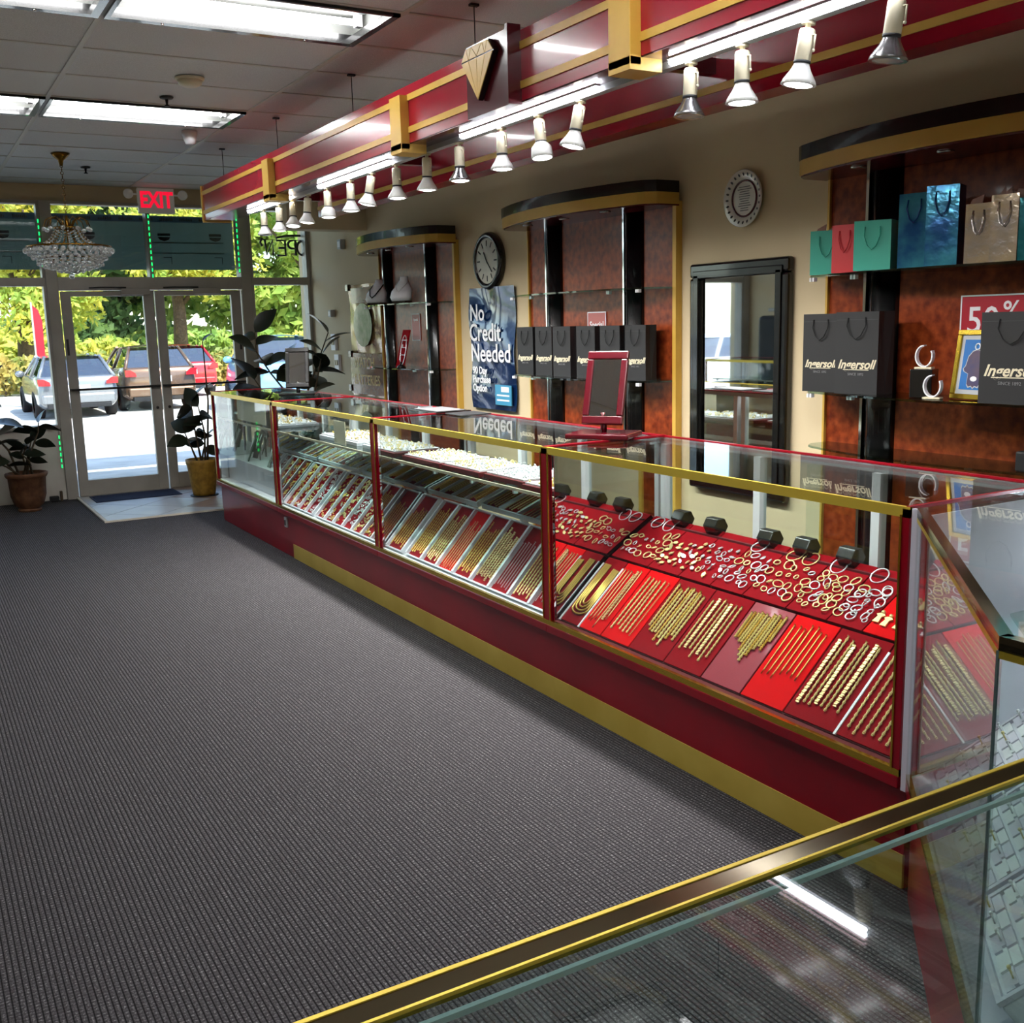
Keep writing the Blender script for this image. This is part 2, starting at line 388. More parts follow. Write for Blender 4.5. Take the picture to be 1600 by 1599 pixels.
# ---- shop front
def bars(root, name, lst, mat='alu', bevel=.003):
    for q in lst: part(name, MB().box(*q), mat, root, bevel)
y0, y1 = DY-.045, DY+.09
def pane(root, x0, x1, z0, z1): part('pane', MB().box(x0, x1, DY+.03, DY+.036, z0, z1), 'window_glass', root)
def window(nm, x0, x1, label, zsill=.68):
    r = sroot(nm, label, 'window')
    bars(r, 'frame_bar', [(x0, x1, y0, y1, zsill, zsill+.03), (x0, x1, y0, y1, 1.985, 2.06), (x0, x1, y0, y1, 2.715, 2.745),
                          (x0, x0+.025, y0, y1, zsill+.03, 1.985), (x1-.025, x1, y0, y1, zsill+.03, 1.985), (x0, x0+.025, y0, y1, 2.06, 2.715), (x1-.025, x1, y0, y1, 2.06, 2.715)])
    pane(r, x0+.02, x1-.02, zsill+.02, 1.99); pane(r, x0+.02, x1-.02, 2.055, 2.72)
    return r
window('window_1', .11, 1.28, 'shop window pane left of the glass doors, plants before it')
window('window_2', 3.19, 3.80, 'narrow shop window between the doors and the right wall')
window('window_3', -1.09, .01, 'shop window further left, beyond the picture edge')
window('window_4', -2.15, -1.19, 'last shop window beside the far left wall')
mul = sroot('trim_3', 'grey aluminium mullions and door frame of the shop front', 'door frame')
for a in (XL, -1.19, .01, 1.28, 3.085): part('mullion', MB().box(a, a+.1, DY-.06, DY+.1, 0, 2.745), 'alu', mul, .003)
bars(mul, 'header_bar', [(1.38, 3.085, DY-.06, DY+.1, 1.945, 2.065), (1.38, 3.085, y0, y1, 2.72, 2.745), (1.38, 3.085, DY-.05, DY+.1, 0, .012)])
pane(mul, 1.38, 3.085, 2.06, 2.725)
part('transom_bar', MB().box(2.21, 2.25, y0, y1, 2.065, 2.72), 'alu', mul)
for k, (a, c, hand) in enumerate(((1.395, 2.225, 1), (2.24, 3.07, -1))):
    d = sroot('door_%d' % (k+1), ('left' if k == 0 else 'right')+' leaf of the grey aluminium glass entrance doors', 'door')
    for q in ((a, a+.085, .015, 1.935), (c-.095, c, .015, 1.935)): part('stile', MB().box(q[0], q[1], DY-.035, DY+.02, q[2], q[3]), 'alu', d, .003)
    for q in ((.015, .165), (1.89, 1.935)): part('rail', MB().box(a+.085, c-.095, DY-.035, DY+.02, q[0], q[1]), 'alu', d, .003)
    part('pane', MB().box(a+.08, c-.09, DY-.01, DY-.004, .16, 1.895), 'window_glass', d)
    part('push_bar', MB().tube([(a+.01, DY-.035, 1.03), (a+.02, DY-.085, 1.03), (c-.02, DY-.085, 1.03), (c-.01, DY-.035, 1.03)], .011, 8), 'alu_dark', d)
    cx = (a+.55) if k == 0 else (c-.45)
    cl = part('door_closer', MB().box(cx-.02, cx+.24, DY-.1, DY-.05, 1.9, 1.96), 'alu', d, .004)
    part('closer_arm', MB().tube([(cx+.02, DY-.1, 1.965), (cx-.22, DY-.16, 1.965), (cx-.3, DY-.07, 1.965)], .008, 6), 'alu_dark', cl)
    part('lock', MB().lathe([(0,0),(.014,0),(.014,.012),(0,.012)], 10, frame((c-.05 if k == 0 else a+.05, DY-.036, .82), (1,0,0), (0,0,1))), 'alu_dark', d)
    part('hinge_plate', MB().box(a+.01 if k == 0 else c-.04, a+.03 if k == 0 else c-.02, DY-.04, DY-.034, 1.35, 1.5), 'alu_dark', d)
# window banners seen from behind, outside the transoms
def banner(x0, x1, label, parts):
    b_ = thing('window_banner', label, 'banner', ((x0+x1)/2, DY+.2, 2.145))
    part('sheet', MB().box(x0, x1, DY+.195, DY+.2, 2.145, 2.66), 'banner', b_)
    for xx in (x0+.03, x1-.03):
        for zz in (2.18, 2.62): part('standoff', MB().tube([(xx, DY+.085, zz), (xx, DY+.198, zz)], .006, 6), 'alu', b_)
    part('blue_edge', MB().box(x0, x1, DY+.192, DY+.195, 2.60, 2.655), 'banner_blue', b_)
    k = 0
    while x0+.1+k*.19 < x1-.12:
        xx = x0+.08+k*.19; mb = MB(); [mb.box(xx+q*.016, xx+q*.016+.011, DY+.19, DY+.193, 2.613, 2.613+random.choice((.02,.026,.03))) for q in range(8)]; part('ink_marks', mb, 'banner_ink', b_); k += 1
    for xx in parts:
        mb = MB(); mb.prism([(-.06,0),(-.045,-.025),(0,-.04),(.045,-.025),(.06,0)], 0, .003, frame((xx, DY+.192, 2.46), (1,0,0), (0,0,1))); part('emblem', mb, 'banner_ink', b_)
        part('emblem_bar', MB().box(xx-.06, xx+.06, DY+.19, DY+.193, 2.47, 2.495), 'banner_ink', b_)
        part('corner_mark', MB().box(xx-.02, xx+.06, DY+.19, DY+.193, 2.262, 2.268).box(xx+.054, xx+.06, DY+.19, DY+.193, 2.2, 2.262), 'banner_ink', b_)
    part('print_line', MB().box(x0+.5*(x1-x0), x1-.1, DY+.19, DY+.193, 2.40, 2.412).box(x0+.5*(x1-x0), x0+.5*(x1-x0)+.05, DY+.19, DY+.193, 2.27, 2.41).box(x0+.5*(x1-x0), x1-.1, DY+.19, DY+.193, 2.3, 2.312), 'banner_line', b_)
    return b_
banner(1.36, 3.1, 'dark banner seen from behind across the transom over the doors', (1.72, 2.42, 2.92))
banner(.05, 1.30, 'dark banner seen from behind above the left shop window', (.45, .98))
for x, z0, z1, lb in ((2.23, 2.05, 2.66, 'green LED strip glowing on the transom bar over the doors'), (3.07, 2.1, 2.66, 'green LED strip at the right end of the door transom'),
                      (1.262, 2.15, 2.6, 'green LED strip beside the chandelier on the left mullion'), (1.255, .3, .66, 'green LED strip low on the mullion beside the left potted plant')):
    g = thing('led_strip', lb, 'light strip', (x, DY-.05, z0))
    part('channel', MB().box(x-.006, x+.006, DY-.066, DY-.061, z0, z1), 'alu', g)
    mb = MB(); k = 0
    while z0+k*.055+.04 < z1: mb.box(x-.005, x+.005, DY-.07, DY-.066, z0+k*.055+.01, z0+k*.055+.04); k += 1
    part('lit_strip', mb, 'led_green', g)
# ================================================================== OUTSIDE
def gz(y): return -.03 if y < 12.2 else (-.03-.37*min(1, (y-12.2)/8))
mb = MB(); ys = [10.85, 12.2, 14, 16, 18, 20.2, 33, 60, 120]
mb.add([(x, y, gz(y)) for y in ys for x in (-60, 90)], [(2*i, 2*i+1, 2*i+3, 2*i+2) for i in range(len(ys)-1)])
struct('ground', mb, 'asphalt', 'sunlit pale parking lot outside the doors', 'ground')
struct('path', MB().box(-30, 40, 10.86, 12.2, -.2, -.025), 'concrete', 'concrete walk in front of the shop', 'path')
struct('lawn', MB().box(-40, 90, 39, 52, -.45, -.2), 'grass', 'dry grass strip beyond the hedge', 'lawn')
struct('road', MB().box(-60, 120, 54, 64, -.42, -.1), 'curb', 'pale road far behind the hedge', 'road')
struct('roof_canopy', MB().box(-8, 12, 10.95, 12.9, 3.4, 3.6), 'concrete', 'shop front overhang above the walk', 'roof')
def leaves(n, blobs, size, seed, flat=False):
    rnd = random.Random(seed); mb = MB(); vs = []; fs = []
    for i in range(n):
        c, rad = blobs[rnd.randrange(len(blobs))]
        d = Vector((rnd.gauss(0,1), rnd.gauss(0,1), rnd.gauss(0,1))).normalized()*(rnd.random()**.35)
        p = Vector((c[0]+d.x*rad[0], c[1]+d.y*rad[1], c[2]+d.z*rad[2]))
        a = Vector((rnd.gauss(0,1), rnd.gauss(0,1), rnd.gauss(0,1))).normalized(); e = a.orthogonal().normalized(); s = size*rnd.uniform(.6, 1.3)
        o = len(vs); vs += [tuple(p-a*s), tuple(p+e*s*.55), tuple(p+a*s), tuple(p-e*s*.55)]; fs.append((o, o+1, o+2, o+3))
    return mb.add(vs, fs)
def tree(x, y, h, rad, mat, label, seed, n=8500, size=.16, low=.25, grp='trees beyond the parking lot'):
    z = gz(y); rnd = random.Random(seed); t = thing('tree', label, 'tree', (x, y, z), group=grp)
    part('trunk', MB().tube([(x, y, z), (x+.1, y, z+h*.3), (x-.1, y, z+h*.6), (x, y, z+h*.85)], [.32, .24, .16, .05], 8), 'bark', t)
    for k in range(4):
        a = rnd.uniform(0, 6.3); part('branch', MB().tube([(x, y, z+h*(.3+.1*k)), (x+math.cos(a)*rad*.35, y+math.sin(a)*rad*.35, z+h*(.45+.1*k)), (x+math.cos(a)*rad*.7, y+math.sin(a)*rad*.7, z+h*(.55+.1*k))], [.1,.07,.03], 6), 'bark', t)
    bl = [((x+rnd.uniform(-.6,.6)*rad, y+rnd.uniform(-.6,.6)*rad, z+h*rnd.uniform(low, .95)), (rad*rnd.uniform(.35,.6), rad*rnd.uniform(.35,.6), h*rnd.uniform(.08,.16))) for k in range(16)]
    part('foliage', leaves(n, bl, size, seed), mat, t, stuff=True)
tree(4.0, 41, 8, 3.0, 'tree_yellow', 'yellow green tree seen through the left shop window', 1, low=.3)
tree(9.6, 42, 9, 3.4, 'tree_yellow', 'yellow tree behind the grey hatchback, through the left door', 2, low=.34)
tree(14.8, 41, 9, 3.0, 'tree_lime', 'lime green tree with a bare trunk through the right door', 3, low=.42)
tree(20.4, 42, 9, 3.2, 'tree_yellow', 'yellow tree through the narrow right window', 4, low=.34)
tree(-3.5, 43, 10, 4, 'tree_lime', 'lime tree far left beyond the parking lot', 5, low=.3)
tree(26, 45, 10, 4, 'tree_lime', 'lime tree furthest right beyond the parking lot', 6, low=.3)
for k, (x, y, h, r, mt, lb) in enumerate(((1.5, 70, 13, 7, 'tree_green', 'dark tree of the back row furthest left'), (11, 72, 12, 7, 'tree_green', 'dark tree of the back row behind the left door'), (20, 70, 13, 7, 'tree_lime', 'lime tree of the back row behind the door seam'),
                              (29, 72, 13, 7, 'tree_green', 'dark tree of the back row behind the right door'), (38, 70, 13, 7, 'tree_lime', 'lime tree of the back row behind the narrow window'), (47, 74, 14, 8, 'tree_green', 'dark tree of the back row furthest right'))):
    tree(x, y, h, r, mt, lb, 20+k, n=15000, size=.42, low=.03, grp='trees of the back row')
for k, (x, y, lb) in enumerate(((6, 53, 'yellow green bush behind the hedge on the left'), (13.5, 53, 'yellow green bush behind the hedge in the left door'), (20, 53, 'yellow bush behind the tree trunk in the right door'), (27, 52, 'yellow bush behind the hedge in the narrow window'))):
    b_ = thing('bush', lb, 'bush', (x, y, -.2), group='bushes beyond the hedge')
    rnd = random.Random(50+k)
    part('foliage', leaves(1800, [((x+rnd.uniform(-3,3), y+rnd.uniform(-.6,.6), .1+rnd.uniform(.1,.9)), (1.3,.8,.6)) for i in range(12)], .22, 60+k), 'tree_lime' if k % 2 else 'tree_yellow', b_, stuff=True)
    part('stem', MB().tube([(x, y, -.3), (x, y, .8)], .06, 6), 'bark', b_)
hd = thing('hedge', 'long clipped hedge with autumn leaves behind the parked cars', 'hedge', (9, 37.8, -.4))
part('foliage', leaves(16000, [((-6+.75*i, 37.8+.2*math.sin(i*1.7), .28+.06*math.sin(i*2.3)), (.8, .75, .72)) for i in range(48)], .13, 77), 'hedge', hd, stuff=True)
mb = MB()
for i in range(47): mb.tube([(-6+.75*i, 37.8, -.4), (-6+.75*i+.1, 37.8, .5)], .04, 5)
part('stems', mb, 'bark', hd)
# flag banner outside the left window
fl = thing('feather_flag', 'tall red feather flag standing outside the left window', 'flag', (3.3, 31.0, -.4))
part('pole', MB().tube([(3.3,31,-.4),(3.3,31,2.4)], .025, 6), 'alu', fl)
mb = MB(); mb.prism([(0,.5),(.22,.6),(.24,1.9),(.16,2.2),(0,2.35)], -.006, .006, frame((3.3,31,0),(1,0,0),(0,0,1))); part('cloth', mb, 'sign_red', fl)
# ---- cars (local: rear at y=0, length along +y)
def make_car(name, label, paint, H=1.5, L=4.4, hatch=True):
    t = thing(name, label, 'car', local=True, group='cars parked outside')
    st = [(0,.42,.80,.78,.86),(.06,.30,.86,.86,.98),(.25,.24,.88,.89,1.02),(.9,.22,.90,.91,1.00),(1.6,.2,.90,.91,.98),(2.6,.2,.9,.91,.97),(3.1,.2,.88,.90,.97),(3.7,.22,.84,.87,.90),(4.2,.26,.72,.80,.78),(4.4,.36,.6,.66,.66)]
    vs = []; m = 8
    for (y, z0, hw, hb, zt) in st:
        y *= L/4.4; k = H/1.5; z0 *= k; zt *= k; zm = z0+(zt-z0)*.55
        vs += [(-hw*.86,y,z0),(-hw*.99,y,z0+.12),(-hb,y,zm),(-hb*.93,y,zt),(hb*.93,y,zt),(hb,y,zm),(hw*.99,y,z0+.12),(hw*.86,y,z0)]
    fs = [(i*m+j, i*m+(j+1)%m, (i+1)*m+(j+1)%m, (i+1)*m+j) for i in range(len(st)-1) for j in range(m)]
    fs = [f[::-1] for f in fs]; fs += [tuple(range(m)), tuple(range((len(st)-1)*m, len(st)*m))[::-1]]
    body = part('body', MB().add(vs, fs, None, True), paint, t, .03)
    k = H/1.5; zb, zr = .985*k, H
    # cabin: glass house between belt line and roof
    q = L/4.4
    lo = [(-.82,.12*q),(-.83,1.6*q),(-.80,3.15*q),(.80,3.15*q),(.83,1.6*q),(.82,.12*q)]; hi = [(-.60,.62*q),(-.64,1.4*q),(-.60,2.25*q),(.60,2.25*q),(.64,1.4*q),(.60,.62*q)]
    def P(i, f): a, c = lo[i], hi[i]; return (a[0]+(c[0]-a[0])*f, a[1]+(c[1]-a[1])*f, zb-.02+(zr-.05-zb)*f)
    part('interior', MB().box(-.6,.6,.5*q,2.6*q,.5,1.2*k), 'car_inside', t)
    for i in range(6):
        j = (i+1) % 6
        part('car_window', MB().add([P(i,0),P(j,0),P(j,1),P(i,1)], [(0,1,2,3)]), 'car_glass', t)
    for i in range(6): part('pillar', MB().tube([P(i,-.02),P(i,.5),P(i,1.02)], .045, 6), paint, t)
    rf = MB(); rf.prism([(p[0]*1.04, p[1]) for p in hi], 0, .05); 
    rv = []; ns = 9
    for a in range(ns):
        y = .56*q+(2.33-.56)*q*a/(ns-1)
        for c in range(7):
            u = -1+2*c/6; rv.append((u*.66, y, zr-.09+.09*(1-u*u*.8)*(1-.35*(2*a/(ns-1)-1)**2)))
    part('roof', MB().add(rv, [(a*7+c, a*7+c+1, a*7+c+8, a*7+c+7) for a in range(ns-1) for c in range(6)], None, True), paint, t)
    for sx in (-1, 1):
        for y in (.8*q, 3.45*q):
            W = frame((sx*.80, y, .33), (0,1,0), (0,0,1))
            wh = part('wheel', MB().lathe([(.2,-.11),(.31,-.11),(.335,-.08),(.335,.08),(.31,.11),(.2,.11)], 22, W), 'rubber', t)
            mb = MB().lathe([(0,.02),(.06,.1),(.2,.09),(.21,.11)] if sx > 0 else [(.21,-.11),(.2,-.09),(.06,-.1),(0,-.02)], 14, W); part('rim', mb, 'rim', wh)
        mb = MB(); mb.prism([(sx*.60,.80*k),(sx*.86,.80*k),(sx*.87,.95*k),(sx*.74,.95*k),(sx*.62,.88*k)], -.03, .10, frame((0,0,0),(1,0,0),(0,0,1))); part('tail_light', mb, 'tail', t)
        part('wing_mirror', MB().ball(.11, (sx*.98, 2.5*q, 1.02*k), 10, 6, (1,.6,.75)), paint, t)
        part('reflector', MB().box(sx*.66-.1, sx*.66+.1, -.02, .05, .42, .46), 'tail', t)
    part('bumper', MB().box(-.8,.8,-.05,.2,.36,.58), paint, t, .04)
    part('bumper_trim', MB().box(-.7,.7,-.03,.25,.25,.36), 'car_inside', t, .02)
    part('licence_plate', MB().box(-.26,.26,-.015,.05,.66*k,.79*k), 'white_plate', t, .005)
    return t
pm('paint_grey', '7d8084', .22, .5, .8); pm('paint_brown', '6e5440', .22, .4, .8); pm('paint_red', 'b0141c', .2, .2, .8); pm('paint_blue', '7fb4d8', .2, .3, .8); pm('paint_white', 'd8dade', .25, 0, .8); pm('paint_navy', '20304c', .2, .3, .8)
def put(t, x, y, rz=0, s=1): t.location = (x, y, gz(y)); t.rotation_euler.z = rz; t.scale = (s, s, s)
put(make_car('car', 'grey hatchback parked outside the left glass door', 'paint_grey', 1.48), 3.62, 26.2)
put(make_car('car', 'bronze SUV parked outside, cut by the door frames', 'paint_brown', 1.62), 5.72, 27.3)
put(make_car('car', 'red car parked behind the light blue one', 'paint_red', 1.55), 7.5, 32.0)
put(make_car('car', 'light blue SUV parked outside the right shop window', 'paint_blue', 1.72), 7.75, 23.2, -.12, 1.05)
put(make_car('car', 'white car parked outside the far left windows', 'paint_white', 1.5), -10.6, 19.0, -1.2)
put(make_car('car', 'small white car beyond the grass, seen through the right door', 'paint_white', 1.5), 22.5, 56.0, -1.2)
put(make_car('car', 'dark blue car beyond the grass beside the tree trunk', 'paint_navy', 1.6), 28.5, 57.0, -1.3)
# ================================================================== CEILING THINGS
TUBE = 1.0
for (x0, x1) in ((.93, 2.095), (-.235, .93)):
    for yy, row in ((7.39, 'third row, nearest the doors'), (5.046, 'second row'), (2.702, 'row above the near counter'), (.358, 'row behind the viewer')):
        side = 'right' if x0 > 0 else 'left'
        t = thing('ceiling_light', 'open fluorescent ceiling light, %s one of the %s' % (side, row), 'ceiling light', ((x0+x1)/2, yy-.293, CZ), group='fluorescent ceiling lights')
        a, b_, c, d = x0+.012, x1-.012, yy-.586+.012, yy-.012
        part('housing', MB().box(a, b_, c, d, CZ+.115, CZ+.125).box(a, b_, c, c+.006, CZ, CZ+.115).box(a, b_, d-.006, d, CZ, CZ+.115).box(a, a+.006, c, d, CZ, CZ+.115).box(b_-.006, b_, c, d, CZ, CZ+.115), 'troffer', t)
        part('reflector', MB().add([(a+.01,c+.2,CZ+.112),(b_-.01,c+.2,CZ+.112),(b_-.01,c+.36,CZ+.085),(a+.01,c+.36,CZ+.085),(b_-.01,d-.2+.16,CZ+.112),(a+.01,d-.2+.16,CZ+.112)], [(0,1,2,3),(3,2,4,5)]), 'troffer', t)
        for q in ((a, b_, d-.045, d, CZ-.012, CZ+.03), (b_-.035, b_, c, d-.045, CZ-.012, CZ+.02), (a, b_, c, c+.02, CZ-.012, CZ+.01), (a, a+.02, c+.02, d-.045, CZ-.012, CZ+.02)): part('frame_bar', MB().box(*q), 'black', t)
        for yq in (c+.14, c+.4):
            tb = part('fluorescent_tube', MB().tube([(a+.05, yq, CZ+.055), (b_-.05, yq, CZ+.055)], .014, 8), 'tube', t)
            part('tube_socket', MB().box(a+.02, a+.05, yq-.018, yq+.018, CZ+.035, CZ+.1).box(b_-.05, b_-.02, yq-.018, yq+.018, CZ+.035, CZ+.1), 'white', tb)
        for xq in (x0+.25, x0+.9): part('screw', MB().ball(.007, (xq, d-.03, CZ-.014), 6, 4), 'chrome', t)
t = thing('smoke_detector', 'round off white smoke detector on the ceiling', 'smoke detector', (1.545, 6.035, CZ-.045))
Mx = Matrix.Translation((1.545, 6.035, CZ)); part('base', MB().lathe([(.0,-.012),(.075,-.012),(.078,0)], 24, Mx), 'cream', t); part('dome', MB().lathe([(0,-.045),(.035,-.045),(.062,-.032),(.066,-.012)], 24, Mx), 'cream', t)
for x, y, lb in ((1.54, 6.57, 'dark sprinkler head beside the smoke detector'), (1.53, 9.5, 'small sprinkler head near the chandelier')):
    t = thing('sprinkler', lb, 'sprinkler', (x, y, CZ-.05)); Mx = Matrix.Translation((x, y, CZ))
    part('escutcheon', MB().lathe([(.0,-.012),(.035,-.008),(.04,0)], 16, Mx), 'dark_grey', t); part('head', MB().lathe([(0,-.05),(.016,-.05),(.016,-.046),(.006,-.04),(.01,-.012)], 12, Mx), 'dark_grey', t)
t = thing('motion_sensor', 'white ribbed alarm sounder hanging from the ceiling by the light', 'sensor', (1.915, 7.59, CZ-.085)); Mx = Matrix.Translation((1.915, 7.59, CZ))
part('body', MB().lathe([(0,-.085),(.032,-.085),(.04,-.06),(.042,-.058),(.046,-.034),(.05,-.03),(.052,0)], 20, Mx), 'white', t)
# ---- chandelier
cx, cyy = 1.255, 8.857
ch = thing('chandelier', 'gold and crystal basket chandelier hanging before the doors', 'chandelier', (cx, cyy, 2.02))
T = Matrix.Translation((cx, cyy, 0))
part('ceiling_rose', MB().lathe([(.012,2.80),(.02,2.84),(.05,2.865),(.07,2.89)], 16, T), 'chand_gold', ch)
mb = MB()
for k in range(14):
    z = 2.80-k*.026; mb.torus(.011, .003, 8, 4, Matrix.Translation((cx, cyy, z)) @ Matrix.Rotation(PI/2, 4, 'X') @ Matrix.Rotation(PI/2*(k % 2), 4, 'Y'))
part('chain', mb, 'chand_gold', ch)
part('stem', MB().lathe([(.006,2.44),(.016,2.40),(.022,2.36),(.012,2.30),(.01,2.1)], 10, T), 'chand_gold', ch)
part('crown_ring', MB().torus(.095, .007, 24, 6, Matrix.Translation((cx, cyy, 2.345))), 'chand_gold', ch)
part('wide_ring', MB().torus(.30, .007, 36, 6, Matrix.Translation((cx, cyy, 2.205))), 'chand_gold', ch)
part('lower_ring', MB().torus(.22, .006, 32, 6, Matrix.Translation((cx, cyy, 2.12))), 'chand_gold', ch)
for k in range(10):
    a = 2*PI*k/10; c, s = math.cos(a), math.sin(a)
    part('scroll_arm', MB().tube([(cx+c*r, cyy+s*r, z) for r, z in ((.02,2.32),(.06,2.40),(.105,2.425),(.15,2.40),(.165,2.355))], .0045, 5), 'chand_gold', ch)
    part('crystal_drop', MB().ball(.017, (cx+c*.165, cyy+s*.165, 2.335), 8, 6), 'crystal', ch)
for k in range(30):
    a = 2*PI*k/30; c, s = math.cos(a), math.sin(a); mb = MB()
    for i in range(11):
        f = i/10; r = .095+.205*f**1.6; z = 2.34-.14*f-.03*math.sin(PI*f); mb.ball(.0075, (cx+c*r, cyy+s*r, z), 6, 4)
    part('bead_strand', mb, 'chand_gold' if k % 2 else 'crystal', ch)
for tier, (r, z, n_, s_) in enumerate(((.31,2.175,34,.02),(.29,2.15,34,.014),(.26,2.125,30,.019),(.225,2.10,28,.019),(.23,2.075,26,.014),(.185,2.062,22,.019),(.14,2.045,18,.018),(.09,2.03,12,.018),(.04,2.02,6,.018),(.25,2.19,32,.012),(.2,2.19,26,.012),(.2,2.14,24,.014))):
    mb = MB()
    for k in range(n_):
        a = 2*PI*(k+.5*(tier % 2))/n_; mb.ball(s_*random.uniform(.85,1.1), (cx+math.cos(a)*r, cyy+math.sin(a)*r, z+random.uniform(-.005,.005)), 7, 5)
    part('crystal_tier', mb, 'crystal', ch, stuff=True)
part('bottom_ball', MB().ball(.022, (cx, cyy, 1.985), 12, 8), 'crystal', ch)
part('bottom_wire', MB().tube([(cx, cyy, 2.0), (cx, cyy, 2.03)], .002, 5), 'chand_gold', ch)
# ---- exit sign
ex = thing('exit_sign', 'lit red and white EXIT sign with emergency lamps above the doors', 'exit sign', (2.32, DY-.03, 2.66))
part('box', MB().box(2.153, 2.487, DY-.07, DY-.012, 2.655, 2.885), 'exit_face', ex, .006)
lettering('EXIT', .2, wallF(2.32, 2.772, DY-.071), 'exit_red', ex, .001, 0, .008, .74)
for x in (2.07, 2.57):
    l_ = part('lamp_head', MB().lathe([(0,0),(.03,.0),(.045,.03),(.045,.045),(0,.045)], 16, frame((x, DY-.02, 2.83), (1,0,0), (0,0,1))), 'exit_face', ex)
    part('lamp_arm', MB().tube([(x, DY-.02, 2.83), (2.32, DY-.02, 2.83)], .008, 6), 'exit_face', ex)
# ---- OPEN neon sign, seen from behind
on = thing('neon_sign', 'unlit OPEN neon sign seen from behind in the corner window', 'neon sign', (3.55, DY+.06, 2.28))
def stroke(pts, s=1):
    P = [(3.56-(p[0]-.28), DY+.07, 2.285+p[1]) for p in pts]; part('neon_tube', MB().tube(P, .012, 6), 'black_matte', on)
def ell(cx_, cy_, rx, ry, a0=0, a1=360, n_=18): return [(cx_+rx*math.cos(math.radians(a0+(a1-a0)*i/n_)), cy_+ry*math.sin(math.radians(a0+(a1-a0)*i/n_))) for i in range(n_+1)]
stroke(ell(.06, .075, .055, .07)); stroke([(.13,0),(.13,.15)]+ell(.165,.11,.045,.04,90,-90,10)+[(.13,.07)])
stroke([(.33,.0),(.24,.0),(.24,.15),(.33,.15)]); stroke([(.24,.075),(.31,.075)])
stroke([(.37,.0),(.37,.15),(.44,.0),(.45,.15),(.48,.165),(.50,.13),(.48,.09)]); stroke(ell(.12, .12, .28, .08, 100, 40))
part('backing_wire', MB().tube([(3.30,DY+.075,2.44),(3.80,DY+.075,2.44)], .003, 5), 'black_matte', on)
# ================================================================== LIGHTING CANOPY over the counter
CA = thing('lighting_canopy', 'hanging crimson and gold canopy frame over the jewellery counter', 'canopy', (2.3, 4.7, 2.39))
Y0, Y1 = 1.2, 8.48; ZB, ZT = 2.385, 2.645
part('front_beam', MB().box(2.2, 2.40, Y0, Y1, ZB+.004, ZT), 'red_fascia', CA)
part('mirror_soffit', MB().box(2.205, 2.395, Y0, Y1-.01, ZB, ZB+.004), 'soffit', CA)
part('back_beam', MB().box(2.95, 3.07, Y0, Y1-.5, ZB, ZT), 'red_fascia', CA)
for x in ((2.194, 2.2), (2.944, 2.95)):
    yy1 = Y1 if x[0] < 2.5 else Y1-.5
    segs = ((Y0, 3.67), (4.04, yy1)) if x[0] < 2.5 else ((Y0, yy1),)
    for a, b_ in segs:
        part('gold_stripe', MB().box(x[0], x[1], a, b_, 2.575, 2.603), 'ochre', CA); part('gold_stripe', MB().box(x[0], x[1], a, b_, 2.432, 2.46), 'ochre', CA)
part('end_trim', MB().box(2.19, 2.41, Y1-.012, Y1+.006, ZB-.012, ZB+.006).box(2.188, 2.206, Y1-.012, Y1+.006, ZB, ZT), 'ochre', CA)
for y in (8.46, 6.0, 3.4, 1.25): part('cross_beam', MB().box(2.4, 2.95, min(y, Y1-.55), min(y, Y1-.55)+.05, 2.5, 2.56), 'burgundy', CA)
for y in (6.75, 4.74, 2.96):
    br = part('gold_bracket', MB().box(2.155, 2.2, y-.06, y+.06, 2.36, 2.60), 'ochre', CA, .002)
    part('bracket_foot', MB().box(2.155, 2.285, y-.06, y+.06, 2.345, 2.385), 'ochre', br)
    part('bracket_cap', MB().box(2.2, 2.285, y-.06, y+.06, 2.388, 2.392), 'burgundy', br)
pl_ = part('emblem_plate', MB().box(2.168, 2.2, 3.67, 4.04, ZB-.004, ZT+.015), 'burgundy', CA)
part('plate_edge', MB().box(2.14, 2.2, 3.655, 3.672, ZB-.01, ZT+.02), 'burgundy', CA)
dm = frame((2.155, 3.90, 2.43), (0,-1,0), (0,0,1))
D = [(0,0),(-.135,.165),(-.09,.215),(.09,.215),(.135,.165)]
em = part('diamond_emblem', MB().prism(D, -.01, .012, dm), 'black', CA)
for tri in ([(0,.004),(-.128,.162),(-.07,.162)], [(0,.006),(-.066,.162),(-.002,.162)], [(0,.006),(.002,.162),(.066,.162)], [(0,.004),(.07,.162),(.128,.162)],
            [(-.129,.168),(-.09,.211),(-.072,.168)], [(-.085,.211),(-.068,.168),(-.05,.211)], [(-.064,.168),(-.045,.211),(-.003,.168)], [(-.041,.211),(0,.171),(.041,.211)], [(.064,.168),(.045,.211),(.003,.168)], [(.085,.211),(.068,.168),(.05,.211)], [(.129,.168),(.09,.211),(.072,.168)]):
    part('facet', MB().prism(tri, .012, .015, dm), 'brass_bright' if False else 'ochre', em)
for x, y in ((2.3, 8.2), (2.3, 6.9), (2.3, 5.6), (2.3, 4.2), (2.3, 2.6), (3.0, 7.8), (3.0, 5.5), (3.0, 3.0)):
    wr = part('hanging_wire', MB().tube([(x, y, ZT), (x, y, CZ)], .0025, 5), 'dark_grey', CA); part('wire_hook', MB().box(x-.02, x+.02, y-.012, y+.012, CZ-.012, CZ-.002), 'dark_grey', wr)
